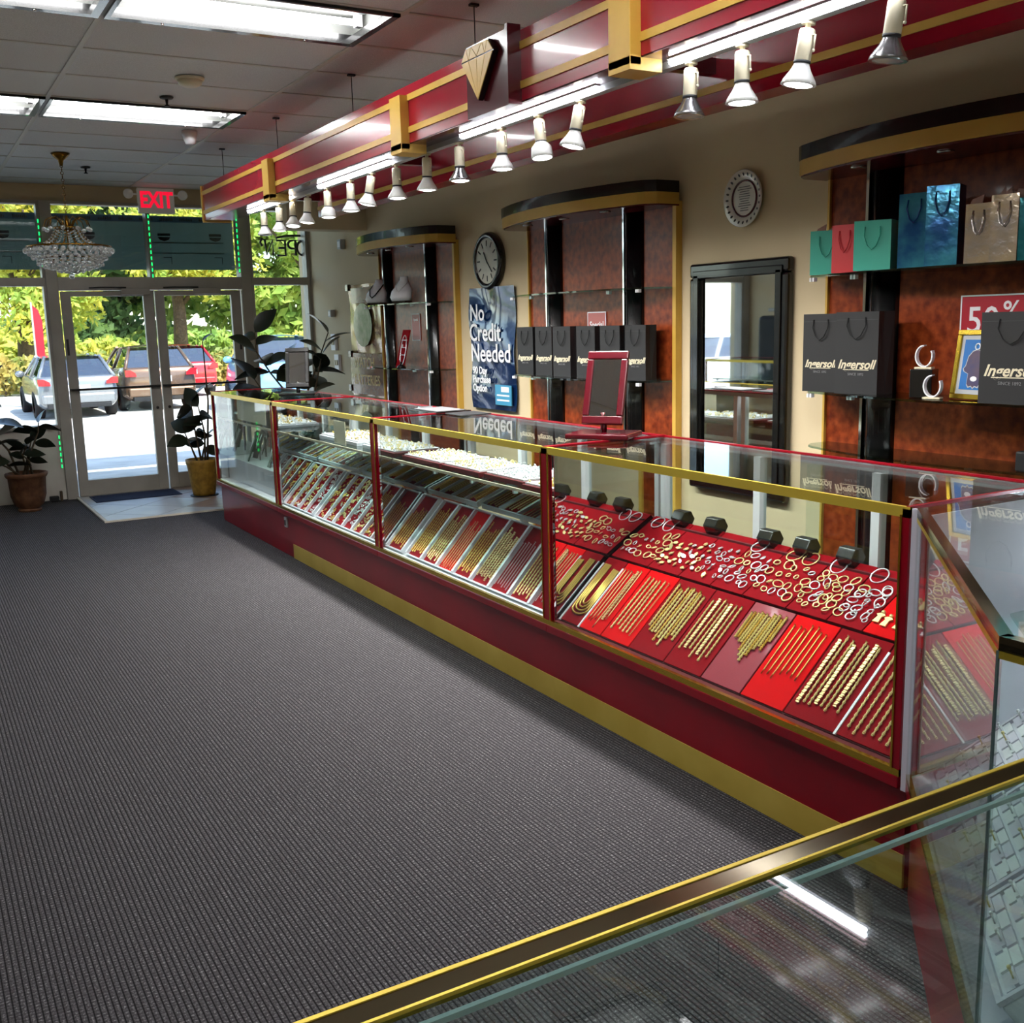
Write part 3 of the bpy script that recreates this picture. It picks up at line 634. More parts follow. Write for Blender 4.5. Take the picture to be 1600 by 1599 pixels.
# light track with LED battens
tr = thing('light_track', 'white light track with LED tubes under the crimson canopy', 'light track', (2.315, 4.8, 2.36))
part('rail', MB().box(2.315, 2.35, 1.6, 7.65, 2.362, 2.385), 'light_grey', tr)
for a, b_ in ((6.72, 7.64), (5.14, 6.2), (3.29, 4.36), (1.95, 2.88)):
    q = part('led_batten', MB().box(2.288, 2.312, a, b_, 2.380, 2.385), 'white', tr); part('led_diffuser', MB().tube([(2.3, a+.005, 2.3725), (2.3, b_-.005, 2.3725)], .0085, 8), 'led', q)
LY = [7.39, 7.05, 6.76, 6.48, 6.14, 5.77, 5.46, 5.14, 4.78, 4.44, 4.05, 3.75, 3.45, 2.81, 2.57, 2.30, 1.99]
def ordinal(k): return ['first','second','third','fourth','fifth','sixth','seventh','eighth','ninth','tenth','eleventh','twelfth','thirteenth','fourteenth','fifteenth','sixteenth','seventeenth'][k]
SPOT = 1.0
for k, y in enumerate(LY):
    off = k in (0, 13, 16)
    t = thing('track_lamp', '%s track spotlight from the doors, %s' % (ordinal(k), 'dim, bulb with clear ribbed glass' if off else 'lit, ribbed white bulb'), 'spotlight', (2.333, y, 2.19), group='track spotlights under the canopy')
    tl = (.0, .1, -.12, .05, 0, .06, .16, 0, .05, 0, 0, -.14, .1, 0, 0, .12, .12)[k]; tx = (.0,0,.1,.08,0,0,.15,0,0,0,0,0,.18,.05,0,.1,.05)[k]
    Mx = Matrix.Translation((2.333, y, 2.355)) @ Matrix.Rotation(tl, 4, 'X') @ Matrix.Rotation(tx, 4, 'Y')
    part('mount', MB().lathe([(0,-.02),(.008,-.02),(.008,.0),(.02,.0),(.02,.008)], 10, Mx), 'cream', t)
    part('socket', MB().lathe([(0,-.1),(.021,-.1),(.023,-.095),(.023,-.018),(.02,-.012),(0,-.012)], 16, Mx), 'cream', t)
    bm = 'bulb_silver' if k in (13, 16, 9) else 'bulb'
    prof = [(.02,-.098),(.022,-.108),(.03,-.125),(.046,-.15),(.05,-.162)] if k not in (4, 11) else [(.02,-.098),(.026,-.104),(.04,-.12),(.043,-.15),(.043,-.162)]
    bl = part('bulb', MB().lathe(prof, 28, Mx, True, .025, 14), bm, t)
    part('neck_ring', MB().lathe([(.024,-.104),(.024,-.097)], 16, Mx), 'dark_grey', t)
    part('lens', MB().lathe([(.0,-.168),(.02,-.167),(.038,-.163),(.048 if k not in (4,11) else .041,-.158)], 24, Mx), 'lens_off' if off else 'lens', t)
    part('knob', MB().tube([Mx @ Vector(p) for p in ((.0,-.02,-.03),(0,-.034,-.03),(0,-.036,-.07))], .003, 5).ball(.005, tuple(Mx @ Vector((0,-.036,-.072))), 6, 4), 'cream', t)
    d = (Mx.to_3x3() @ Vector((0,0,-1)))
    if not off: light('spot_beam', 'SPOT', Mx @ Vector((0,0,-.172)), 62*SPOT, t, d=d+Vector((.28,0,0)), spot=2.5, blend=1.0, rad=.035, color=(1,.975,.93))
# ================================================================== WALL DISPLAY UNITS
def bow(y0, y1, d0, d1, n_=44, rc=.05, x=WX-.03):
    yc, h = (y0+y1)/2, (y1-y0)/2; pts = [(x, y0)]
    for i in range(n_+1):
        s = -1+2*i/n_; d = d0+(d1-d0)*(1-s*s); e = min(1-abs(s), .08)/.08
        pts.append((x-d+(1-e)**2*rc, yc+s*h))
    pts.append((x, y1)); return pts
def strip(poly, z0, z1, off):      # vertical band following the bow outline
    return MB().prism([(p[0]-off if 0 < i < len(poly)-1 else p[0], p[1]) for i, p in enumerate(poly)], z0, z1)
def unit(label, y0, y1, cols, zs=(1.205, 1.722), gold_end=True, over=.04):
    u = thing('wall_display_unit', label, 'display shelving', (WX-.02, (y0+y1)/2, .1), group='burl shelving units on the right wall')
    part('back_panel', MB().box(WX-.03, WX-.002, y0, y1, .1, 2.2), 'burl', u)
    part('gold_edge', MB().box(WX-.045, WX-.002, y0-.03, y0, .1, 2.18), 'ochre', u)
    part('gold_edge', MB().box(WX-.045, WX-.002, y1, y1+.012, .1, 2.18), 'ochre', u)
    for c in cols:
        pts = [(WX-.03-.055*math.sin(PI*i/10), c-.085+.17*i/10) for i in range(11)]
        cl = part('column', MB().prism([(WX-.03, c-.085)]+pts[1:-1]+[(WX-.03, c+.085)], .1, 2.16, smooth=True), 'black', u)
        part('chrome_edge', MB().box(WX-.05, WX-.03, c+.085, c+.1, .1, 2.16), 'chrome', cl)
    cr = bow(y0-over, y1+over, .2, .36)
    part('crown_gold', MB().prism(cr, 2.16, 2.222), 'ochre', u); part('crown_black', strip(cr, 2.222, 2.283, .006), 'black', u)
    part('crown_underside', MB().prism([(p[0]+.01, p[1]) if 0 < i < len(cr)-1 else p for i, p in enumerate(cr)], 2.152, 2.16), 'burgundy', u)
    yc, h = (y0+y1)/2, (y1-y0)/2
    for q in (-.55, 0, .55): part('downlight', MB().lathe([(0,-.006),(.03,-.006),(.034,0)], 14, Matrix.Translation((WX-.25, yc+q*h, 2.152))), 'chrome', u)
    for z in zs:
        sh = part('glass_shelf', MB().prism(bow(y0+.0, y1-.0, .16, .29, rc=.06, x=WX-.032), z-.01, z), 'glass_shelf', u)
        for c in list(cols)+[y0+.08, y1-.08]:
            part('shelf_clip', MB().box(WX-.23, WX-.21, c-.014, c-.004, z-.028, z-.011).box(WX-.23, WX-.21, c+.004, c+.014, z-.028, z-.011), 'white', sh)
    return u
unit('burl display unit nearest the doors with necklace busts', 7.36, 8.78, (7.75, 8.60))
unit('burl display unit with a row of black bags', 4.70, 6.24, (5.06, 5.92))
unit('burl display unit with the coloured gift bags, cut by the picture edge', 2.02, 3.565, (2.35, 3.25))
Z1, Z2 = 1.206, 1.723
pm('bag_line', '3a3a3c', .6)
# ---- gift bags
def bag(loc, w_, d_, h_, mat, label, rz=-PI/2, cat='gift bag', group=None, handle='black_matte', logo=None, side=None, tissue=None, flare=0, fold=True):
    t = thing('gift_bag', label, cat, loc, rz, group, local=True)
    a, b_ = w_/2, d_/2; f = 1+flare; th = .003
    # open-topped bag: four walls with side gussets folded in
    out = [(-a,-b_,0),(a,-b_,0),(a,0,0),(a,b_,0),(-a,b_,0),(-a,0,0)]
    top = [(-a*f,-b_,h_),(a*f,-b_,h_),(a*f-.012,0,h_),(a*f,b_,h_),(-a*f,b_,h_),(-a*f+.012,0,h_)]
    inn = [(p[0]*.97,p[1]*.93,h_) for p in top]; bot = [(p[0]*.97,p[1]*.93,.004) for p in out]
    fs = [(i,(i+1)%6,6+(i+1)%6,6+i) for i in range(6)]+[(6+i,6+(i+1)%6,12+(i+1)%6,12+i) for i in range(6)]+[(12+i,12+(i+1)%6,18+(i+1)%6,18+i) for i in range(6)]+[(5,4,3,2,1,0),(18,19,20,21,22,23)]
    part('bag_body', MB().add(out+top+inn+bot, fs), mat, t)
    if side: part('side_panel', MB().add([(a+.0012,-b_,.0),(a+.0012,b_,.0),(a*f+.0012,b_,h_),(a*f+.0012,-b_,h_)], [(0,1,2,3)]), side, t)
    for sy in (-1, 1):
        y = sy*(b_+.002); sg = -1 if sy < 0 else 1
        P = [(-w_*.2,y,h_-.025),(-w_*.22,y+sg*.006,h_-.06),(-w_*.12,y+sg*.008,h_-.1),(0,y+sg*.008,h_-.115),(w_*.12,y+sg*.008,h_-.1),(w_*.22,y+sg*.006,h_-.06),(w_*.2,y,h_-.025)]
        part('handle', MB().tube(P, .0028, 5), handle, t)
    part('fold_line', MB().box(-a*f+.004, a*f-.004, -b_-.0012, -b_-.0004, h_-.034, h_-.032), 'bag_line' if mat == 'black_bag' else mat, t)
    if logo:
        lettering('Ingersoll', logo, frame((0,-b_-.0015,h_*.36),(1,0,0),(0,0,1)), 'cream', t, .0006, .35, .0012)
        part('swash', MB().box(-w_*.3, w_*.3, -b_-.0015, -b_-.0005, h_*.36-logo*.42, h_*.36-logo*.36), 'cream', t)
        lettering('SINCE 1892', logo*.3, frame((0,-b_-.0015,h_*.36-logo*.75),(1,0,0),(0,0,1)), 'grey', t, .0004)
    if tissue:
        for k in range(4):
            x = -a*.7+k*a*.46; p = [(x-.025,0),(x+.03,0),(x+.02+random.uniform(-.01,.02),random.uniform(.03,.07)),(x-.005,random.uniform(.02,.05))]
            part('tissue', MB().prism(p, -.002, .002, frame((0, random.uniform(-.6,.6)*b_, h_-.03), (1,0,0), (0,.2,1))), tissue, t)
    return t
for k, y in enumerate((6.04, 5.81, 5.565, 5.30, 5.05, 4.86)):
    nm = ['leftmost', 'second', 'third', 'fourth', 'fifth', 'last'][k]
    bag((3.655-(.02 if k in (2, 3, 4) else 0)+(.02 if k == 5 else 0), y, Z1), .168, .085, .31, 'black_bag', 'matte black paper bag with white script, %s of the row in the middle unit' % nm, -PI/2+.12, group='black script bags in the middle unit', logo=.045)
bag((3.64, 3.43, Z1), .185, .1, .345, 'black_bag', 'matte black paper bag with white script, leftmost in the near unit', -PI/2+.15, group='black script bags in the near unit', logo=.047)
bag((3.62, 3.20, Z1), .215, .11, .35, 'black_bag', 'matte black paper bag with white script, second in the near unit', -PI/2+.1, group='black script bags in the near unit', logo=.054)
bag((3.575, 2.435, Z1), .24, .12, .335, 'black_bag', 'matte black paper bag with white script, beside the framed hand picture', -PI/2+.1, group='black script bags in the near unit', logo=.06)
bag((3.66, 3.455, Z2), .14, .09, .19, 'teal', 'small turquoise gift bag with cord handle at the left end of the top shelf', -PI/2+.5, handle='teal', tissue='tissue')
bag((3.60, 3.285, Z2), .12, .07, .20, 'bag_red', 'small red gift bag between the two turquoise bags', -PI/2+.25, handle='bag_red')
bag((3.57, 3.115, Z2), .15, .1, .20, 'teal', 'turquoise gift bag beside the blue shiny bags', -PI/2+.45, handle='teal', side='teal')
bag((3.60, 2.93, Z2), .13, .07, .29, 'holo_blue', 'shiny blue holographic gift bag beside the turquoise bag', -PI/2+.25, handle='blue_dark')
bag((3.57, 2.78, Z2), .12, .09, .30, 'holo_blue', 'shiny blue gift bag with dark blue side panel', -PI/2+.4, handle='blue_dark', side='blue_dark')
bag((3.60, 2.64, Z2), .10, .06, .22, 'holo', 'small silver holographic gift bag next to the blue bags', -PI/2+.2, handle='holo', tissue='tissue')
bag((3.59, 2.525, Z2), .10, .06, .24, 'holo', 'silver foil gift bag left of the teal foil bag', -PI/2+.2, handle='holo', tissue='tissue')
bag((3.59, 2.415, Z2), .09, .06, .22, 'holo_teal', 'teal foil gift bag between silver ones', -PI/2+.2, handle='holo_teal', tissue='holo')
bag((3.58, 2.305, Z2), .10, .07, .29, 'holo', 'tall silver foil gift bag right of the teal foil bag', -PI/2+.2, handle='holo', tissue='holo')
bag((3.57, 2.19, Z2), .11, .07, .31, 'holo', 'tallest silver foil gift bag at the picture edge', -PI/2+.2, handle='holo', tissue='holo')
# ---- things on the near unit's lower shelf
def watch_stand(loc, lb, s=1, block=True, rz=0):
    t = thing('watch_stand', lb, 'watch stand', loc, rz, local=True); z = 0
    if block: part('block', MB().box(-.035,.035,-.045,.045,0,.115), 'black', t, .003); z = .115
    part('foot', MB().box(-.02,.02,-.035,.035,z,z+.008), 'cream', t, .002)
    part('c_ring', MB().add(*(lambda A: ([p for a in A for p in ((-.014,.036*math.cos(a),z+.052+.045*math.sin(a)),(.014,.036*math.cos(a),z+.052+.045*math.sin(a)),(.014,.031*math.cos(a),z+.052+.04*math.sin(a)),(-.014,.031*math.cos(a),z+.052+.04*math.sin(a)))], [(4*i+j,4*i+(j+1)%4,4*i+4+(j+1)%4,4*i+4+j) for i in range(len(A)-1) for j in range(4)]))([math.radians(-150+300*i/16-60) for i in range(17)])), 'white', t)
watch_stand((3.60, 2.87, Z1), 'white C shaped watch stand on a black block', rz=.3); watch_stand((3.555, 2.79, Z1), 'small white C shaped watch stand beside the framed picture', block=False, rz=.3)
t = thing('picture_frame', 'gold framed blue picture of a hand shaped charm', 'picture', (3.62, 2.65, Z1))
Mx = frame((3.60, 2.65, Z1+.002), (-.12,-1,0), (.16,0,1))
for q in ((-.105,.105,0,.02),(-.105,.105,.25,.27),(-.105,-.085,.02,.25),(.085,.105,.02,.25)): part('frame_bar', MB().box(q[0],q[1],q[2],q[3],-.012,.006,Mx), 'brass', t, .002)
part('mount', MB().box(-.085,.085,.02,.25,-.01,-.002,Mx), 'light_grey', t); part('picture', MB().box(-.068,.068,.038,.232,-.002,.0,Mx), 'picture_blue', t)
hand = [(-.03,.06),(-.022,.05),(-.008,.054),(0,.046),(.008,.054),(.022,.05),(.03,.06),(.03,.1),(.05,.108),(.055,.118),(.046,.13),(.038,.165),(.02,.185),(0,.192),(-.02,.185),(-.038,.165),(-.046,.13),(-.055,.118),(-.05,.108),(-.03,.1)]
part('charm_edge', MB().prism([(p[0]*1.09, (p[1]-.12)*1.07+.12) for p in hand], .0, .001, Mx), 'light_grey', t); part('charm', MB().prism(hand, .001, .002, Mx), 'purple', t)
part('charm_eye', MB().prism(ell(0,.08,.016,.01), .002, .003, Mx), 'white', t); part('charm_loop', MB().torus(.012, .003, 12, 5, Mx @ Matrix.Translation((0,.205,.002))), 'silver', t)
def sign(loc_y, loc_z, w_, h_, lines, label, mat='sign_red', x=WX-.036, size=.05):
    t = thing('sale_sign', label, 'sign', (x, loc_y, loc_z)); Mx = frame((x, loc_y, loc_z), (0,-1,0), (0,0,1))
    part('card', MB().box(-w_/2,w_/2,0,h_,-.003,0,Mx), mat, t)
    for q in ((-w_/2,w_/2,0,.006),(-w_/2,w_/2,h_-.006,h_),(-w_/2,-w_/2+.006,.006,h_-.006),(w_/2-.006,w_/2,.006,h_-.006)): part('border', MB().box(q[0],q[1],q[2],q[3],0,.001,Mx), 'white', t)
    for s, dx, dz, sz in lines: lettering(s, sz, Mx @ Matrix.Translation((dx, dz, .001)), 'white', t, .0005, 0, .001)
sign(2.593, 1.375, .52, .235, (('50', -.155, .13, .15), ('%', -.03, .165, .11), ('OFF', .13, .12, .1)), 'red fifty percent sale sign with white border, near unit')
sign(5.45, 1.4, .20, .2, (('Special', 0, .12, .055),), 'dusty red Special sign behind the black bags', 'sign_pink')
sign(8.08, 1.42, .16, .22, (('Special', 0, .17, .03),), 'small pinkish sign on the unit nearest the doors', 'sign_pink')
single('jewel_box', MB().box(3.56, 3.78, 2.05, 2.42, .955, 1.03), 'black_matte', 'flat black box low on the near unit, above the counter edge', 'box', bevel=.006)
single('low_shelf', MB().prism(bow(2.05, 3.55, .16, .29, x=WX-.032), .945, .955), 'glass_shelf', 'low glass shelf in the near unit under the black box', 'glass shelf')
# ---- unit nearest the doors
def bust(loc, lb, rz, strap=True):
    t = thing('necklace_bust', lb, 'necklace bust', loc, rz, local=True)
    sec = [(.02,.0,.09,.05),(.05,-.01,.1,.055),(.10,.01,.095,.05),(.15,.035,.06,.035),(.19,.05,.035,.03),(.215,.055,.034,.03)]
    vs = []; n_ = 14
    for z, y, a, b_ in sec: vs += [(a*math.cos(2*PI*k/n_), y+b_*math.sin(2*PI*k/n_), z) for k in range(n_)]
    fs = [(i*n_+k,i*n_+(k+1)%n_,(i+1)*n_+(k+1)%n_,(i+1)*n_+k) for i in range(len(sec)-1) for k in range(n_)]+[tuple(range(n_))[::-1], tuple(range((len(sec)-1)*n_,len(sec)*n_))]
    part('form', MB().add(vs, fs, None, True), 'white', t); part('easel_foot', MB().box(-.06,.06,-.05,.06,0,.02), 'black', t)
    if strap: part('necklace', MB().tube([(-.05,.04,.17),(-.05,-.02,.13),(-.025,-.06,.08),(0,-.072,.06),(.025,-.06,.08),(.05,-.02,.13),(.05,.04,.17)], .006, 6), 'black', t)
    else: part('necklace', MB().tube([(-.045,.04,.18),(-.045,-.02,.14),(0,-.06,.09),(.045,-.02,.14),(.045,.04,.18)], .003, 6), 'silver', t)
bust((3.62, 8.50, Z2), 'white necklace bust with a black necklace on the upper shelf', -PI/2+.6); bust((3.62, 7.98, Z2), 'white necklace bust with a thin silver necklace beside the column', -PI/2+.6, False)
t = thing('necklace_display', 'red necklace display stand with silver ladder frame by the doors', 'necklace stand', (3.61, 8.0, Z1))
Mx = frame((3.61, 8.02, Z1), (0,-1,0), (.18,0,1))
part('red_panel', MB().prism([(-.12,.0),(.03,.0),(.07,.31),(-.06,.31)], -.012, 0, Mx), 'velvet', t)
for q in ((-.06,.06),(-.045,.16)): part('price_tag', MB().box(q[0],q[0]+.022,q[1],q[1]+.03,0,.002,Mx), 'white', t)
part('hoop', MB().tube([Mx @ Vector((.06+.05*math.cos(a), .14+.12*math.sin(a), .03)) for a in [2*PI*i/20 for i in range(20)]], .004, 5, closed=True), 'silver', t)
for z in (.1,.16,.22): part('rung', MB().tube([Mx @ Vector((.012,z,.03)), Mx @ Vector((.108,z,.03))], .004, 5), 'silver', t)
part('foot', MB().lathe([(0,0),(.04,0),(.03,.015),(.008,.03),(.008,.05)], 12, Matrix.Translation((3.58,7.96,Z1))), 'black', t)
# gold poster by the switches
t = thing('wall_poster', 'glossy gold and brown poster leaning beside the unit nearest the doors', 'poster', (3.80, 9.2, .9))
Mx = frame((3.805, 9.2, .9), (0,-1,0), (0,0,1)); H_ = 1.03
vs = []; nx, ny = 8, 12
for j in range(ny+1):
    for i in range(nx+1): vs.append((-.4+.8*i/nx, H_*j/ny, .008*math.sin(i*1.3+j*.6)+.006*math.sin(j*1.1)))
part('sheet', MB().add(vs, [(j*(nx+1)+i, j*(nx+1)+i+1, (j+1)*(nx+1)+i+1, (j+1)*(nx+1)+i) for j in range(ny) for i in range(nx)], Mx, True), 'poster_gold', t)
part('print_panel', MB().box(-.39,.39,.02,.40,.016,.018,Mx), 'poster_brown', t); part('print_panel', MB().box(-.3,.38,.86,1.0,.016,.018,Mx), 'poster_brown', t)
part('print_panel', MB().prism(ell(-.05,.66,.22,.2), .016, .018, Mx), 'poster_green', t)
lettering('WATCH', .13, Mx @ Matrix.Translation((-.05,.31,.019)), 'paper_gold', t, .0005, 0, .002); lettering('BATTERIES', .13, Mx @ Matrix.Translation((0,.15,.019)), 'paper_gold', t, .0005, 0, .002)
for q in ((-.41,.98),(-.41,.36),(-.44,.04)): part('clip', MB().box(q[0],q[0]+.06,q[1],q[1]+.06,.0,.03,Mx), 'black', t)
# wall boxes
for y, z, s, lb, mt in ((9.70, 2.32, .045, 'small grey sensor box high on the wall by the window', 'light_grey'), (10.05, 1.68, .035, 'small grey box on the wall above the switches', 'light_grey')):
    t = thing('wall_box', lb, 'sensor', (WX-.02, y, z-s)); part('box', MB().box(WX-.05, WX-.001, y-s, y+s, z-s, z+s), mt, t, .004); part('face', MB().box(WX-.053, WX-.05, y-s*.7, y+s*.7, z-s*.6, z+s*.6), 'white', t)
for y, z, lb in ((10.05, 1.40, 'upper white wall switch plate by the corner window'), (9.98, 1.20, 'lower white wall switch plate by the corner window')):
    t = thing('light_switch', lb, 'switch', (WX-.01, y, z-.08)); part('plate', MB().box(WX-.03, WX-.001, y-.06, y+.06, z-.08, z+.08), 'white', t, .004)
    for q in (-.025, .025): part('toggle', MB().box(WX-.042, WX-.03, y+q-.012, y+q+.012, z-.025, z+.025), 'cream', t, .002)
# ---- clock, plate clock, poster, framed mirror
t = thing('wall_clock', 'round black wall clock above the blue poster', 'clock', (WX-.03, 6.82, 1.80)); Mx = wallR(6.82, 1.99)
part('rim', MB().lathe([(.20,0),(.205,.02),(.2,.045),(.185,.055),(.165,.05),(.16,.04)], 40, Mx), 'black', t); part('face', MB().lathe([(0,.042),(.162,.042)], 36, Mx, False), 'clockface', t)
for k in range(12):
    a = 2*PI*k/12; R_ = Mx @ Matrix.Rotation(a, 4, 'Z'); part('hour_mark', MB().box(-.005,.005,.105,.145,.042,.044,R_), 'black_matte', t)
for a, L_, w_ in ((.6,.075,.005),(-2.4,.11,.0035)): part('clock_hand', MB().box(-w_,w_,-.02,L_,.044,.047, Mx @ Matrix.Rotation(a,4,'Z')), 'black_matte', t)
t = thing('wall_plate', 'round white decorative wall plate with a brown ring and printed verse', 'wall plate', (WX-.02, 4.165, 1.99)); Mx = wallR(4.165, 2.136)
part('rim', MB().lathe([(.09,.012),(.1,.014),(.138,.03),(.142,.026),(.1,.0),(0,.0)], 40, Mx), 'plate', t); part('face', MB().lathe([(0,.013),(.09,.013)], 36, Mx, False), 'plate', t)
part('brown_ring', MB().torus(.088, .0055, 36, 5, Mx @ Matrix.Translation((0,0,.014))), 'burgundy', t)
for k in range(24):
    a = 2*PI*k/24; part('rim_motif', MB().prism(ell(0,0,.006,.009,0,360,6), 0, .002, Mx @ Matrix.Rotation(a,4,'Z') @ Matrix.Translation((0,.119,.0215)) @ Matrix.Rotation(.38,4,'X')), 'dark_grey', t)
for k in range(11):
    L_ = (.04,.05,.035,.038,.04,.036,.03,.038,.045,.028,.03)[k]; part('verse_line', MB().box(-L_,L_,.055-k*.0115,.059-k*.0115,.013,.0138,Mx), 'dark_grey', t)
t = thing('wall_poster', 'blue glossy No Credit Needed poster under the black clock', 'poster', (WX-.03, 6.8, .92)); Mx = frame((WX-.028, 6.8, .92), (0,-1,0), (0,0,1)); H_ = .885
vs = []; nx, ny = 14, 20
for j in range(ny+1):
    for i in range(nx+1): u, v = i/nx, j/ny; vs.append((-.325+.65*u+.012*math.sin(v*9)*(u-.5), H_*v, .010*math.sin(u*9+v*2)*v+.008*math.sin(v*11+u*3)))
fs = [(j*(nx+1)+i, j*(nx+1)+i+1, (j+1)*(nx+1)+i+1, (j+1)*(nx+1)+i) for j in range(ny) for i in range(nx)]
part('sheet', MB().add(vs, fs, Mx, True), 'poster_blue', t)
for s, x, z, sz in (('No', -.185, .70, .17), ('Credit', -.075, .555, .18), ('Needed', .0, .405, .185), ('90 Day', -.165, .28, .075), ('Purchase', -.14, .215, .075), ('Option', -.17, .15, .075)): lettering(s, sz, Mx @ Matrix.Translation((x, z, .02)), 'white', t, .0006, 0, .0025)
q = part('info_card', MB().box(.06,.29,.04,.185,.012,.02,Mx), 'poster_sky', t); part('card_logo', MB().box(.15,.26,.135,.172,.02,.021,Mx), 'white', t)
for z in (.11,.075): part('card_line', MB().box(.085,.265,z-.006,z+.006,.02,.0206,Mx), 'white', t)
t = thing('wall_mirror', 'tall black framed wall mirror reflecting the shop', 'mirror', (WX-.03, 4.18, .7)); y0_, y1_, z0_, z1_ = 3.815, 4.55, .62, 1.832
for a, b_, c, d, nm in ((y0_,y1_,z1_-.075,z1_,'frame_bar'),(y0_,y1_,z0_,z0_+.075,'frame_bar'),(y0_,y0_+.08,z0_+.075,z1_-.075,'frame_bar'),(y1_-.08,y1_,z0_+.075,z1_-.075,'frame_bar')):
    part(nm, MB().box(WX-.05, WX-.002, a, b_, c, d), 'black', t, .014)
for a, b_, c, d in ((y0_+.035,y1_-.035,z1_-.08,z1_-.04),(y0_+.04,y0_+.08,z0_+.06,z1_-.06),(y1_-.08,y1_-.04,z0_+.06,z1_-.06)): part('frame_bead', MB().box(WX-.058, WX-.05, a, b_, c, d), 'black', t, .006)
part('mirror_glass', MB().box(WX-.03, WX-.02, y0_+.07, y1_-.07, z0_+.06, z1_-.065), 'mirror', t)
# ================================================================== SHOWCASES
ZG0, ZT_ = .35, 1.06        # glass from / top
DEP = .60
def showcase(label, loc, L, rz=0, ends=(True, True), group='glass jewellery showcases', kick=(0, None), shelf=True, deck='white'):
    """local: front face at x=0, depth +x, length +y"""
    t = thing('showcase', label, 'showcase', loc, rz, group, local=True)
    part('base', MB().box(.025, DEP, 0.0, L, .10, .30), 'red', t)
    part('toe_box', MB().box(.03, DEP, .0, L, 0, .10), 'red', t)
    if kick: part('kick_plate', MB().box(.022, .03, kick[0], kick[1] if kick[1] else L, .002, .10), 'kick', t)
    part('ledge', MB().box(-.012, DEP, 0, L, .30, .335), 'red', t, .004)
    part('deck', MB().box(.015, DEP-.01, .02, L-.02, .335, .349), deck, t)
    part('front_glass', MB().box(.004, .010, .022, L-.022, ZG0-.012, ZT_-.01), 'glass', t)
    part('top_glass', MB().box(.0, DEP-.02, .012, L-.012, ZT_-.008, ZT_), 'glass', t)
    part('glass_rim', MB().box(.008, .016, .022, L-.022, ZT_-.02, ZT_-.009), 'glass_edge', t)
    part('top_rail', MB().box(-.008, .004, .0, L, ZT_-.026, ZT_+.002), 'brass_bright', t)
    part('bottom_rail', MB().box(-.010, .006, .0, L, .335, .354), 'brass', t)
    for y in (.0, L): 
        a = y if y == 0 else y-.022
        part('corner_post', MB().box(-.008, .014, a, a+.022, .335, ZT_-.004), 'red', t); part('post_trim', MB().box(-.011, -.007, (a+.022 if y == 0 else a-.006), (a+.028 if y == 0 else a), .345, ZT_-.02), 'brass', t)
        part('top_divider', MB().box(-.006, DEP, (a if y == 0 else a+.01), (a+.012 if y == 0 else a+.022), ZT_-.004, ZT_+.004), 'red', t)
    part('back_rail', MB().box(DEP-.02, DEP, 0, L, ZT_-.03, ZT_-.006), 'light_grey', t); part('back_trim', MB().box(DEP-.014, DEP, 0, L, ZT_-.006, ZT_+.003), 'red', t); part('back_sill', MB().box(DEP-.03, DEP, 0, L, .349, .40), 'white', t)
    for k in range(4):
        y = .02+(L-.04-.035)*k/3; part('back_post', MB().box(DEP-.04, DEP-.005, y, y+.035, .40, ZT_-.03), 'white', t)
    part('sliding_door', MB().box(DEP-.032, DEP-.027, .05, L*.52, .40, ZT_-.03), 'glass', t); part('sliding_door', MB().box(DEP-.02, DEP-.015, L*.48, L-.05, .40, ZT_-.03), 'glass', t)
    part('back_panel', MB().box(DEP, DEP+.01, 0.01, L-.01, .02, .42), 'light_grey', t)
    part('end_mirror', MB().box(.03, DEP-.05, L-.016, L-.010, .352, ZT_-.03), 'mirror', t)
    if shelf:
        s = part('inner_shelf', MB().box(.10, DEP-.05, .025, L-.025, .826, .834), 'glass_shelf', t); part('shelf_edge', MB().box(.094, .10, .025, L-.025, .822, .836), 'cream', s)
        for k in range(5): part('shelf_support', MB().box(.12, .14, .06+(L-.14)*k/4, .075+(L-.14)*k/4, .80, .826), 'white', s)
    return t
CX = 2.19
YP = [1.765, 3.52, 5.27, 7.03, 8.62]
showcase('nearest showcase of the long counter, red pads with rings and gold chains', (CX, YP[0], 0), YP[1]-YP[0], shelf=False, deck='velvet_dark')
showcase('second showcase from the near corner, white divided trays of gold chains', (CX, YP[1], 0), YP[2]-YP[1])
showcase('third showcase, strips of small charms in white trays', (CX, YP[2], 0), YP[3]-YP[2], kick=(0, 6.83-5.27))
showcase('furthest showcase of the long counter, black stands on white steps', (CX, YP[3], 0), YP[4]-YP[3], kick=None)
c4 = thing('outlet_box', 'small white outlet box on the red counter base', 'outlet', (CX+.02, 6.95, .2)); part('plate', MB().box(CX+.012, CX+.026, 6.92, 6.97, .20, .27), 'light_grey', c4, .003); part('socket', MB().box(CX+.008, CX+.012, 6.935, 6.955, .215, .25), 'dark_grey', c4)
# end glass of the furthest case
single('end_glass', MB().box(CX+.01, CX+.57, 8.612, 8.618, .36, 1.05), 'glass', 'glass end pane of the furthest showcase by the doors', 'glass pane')
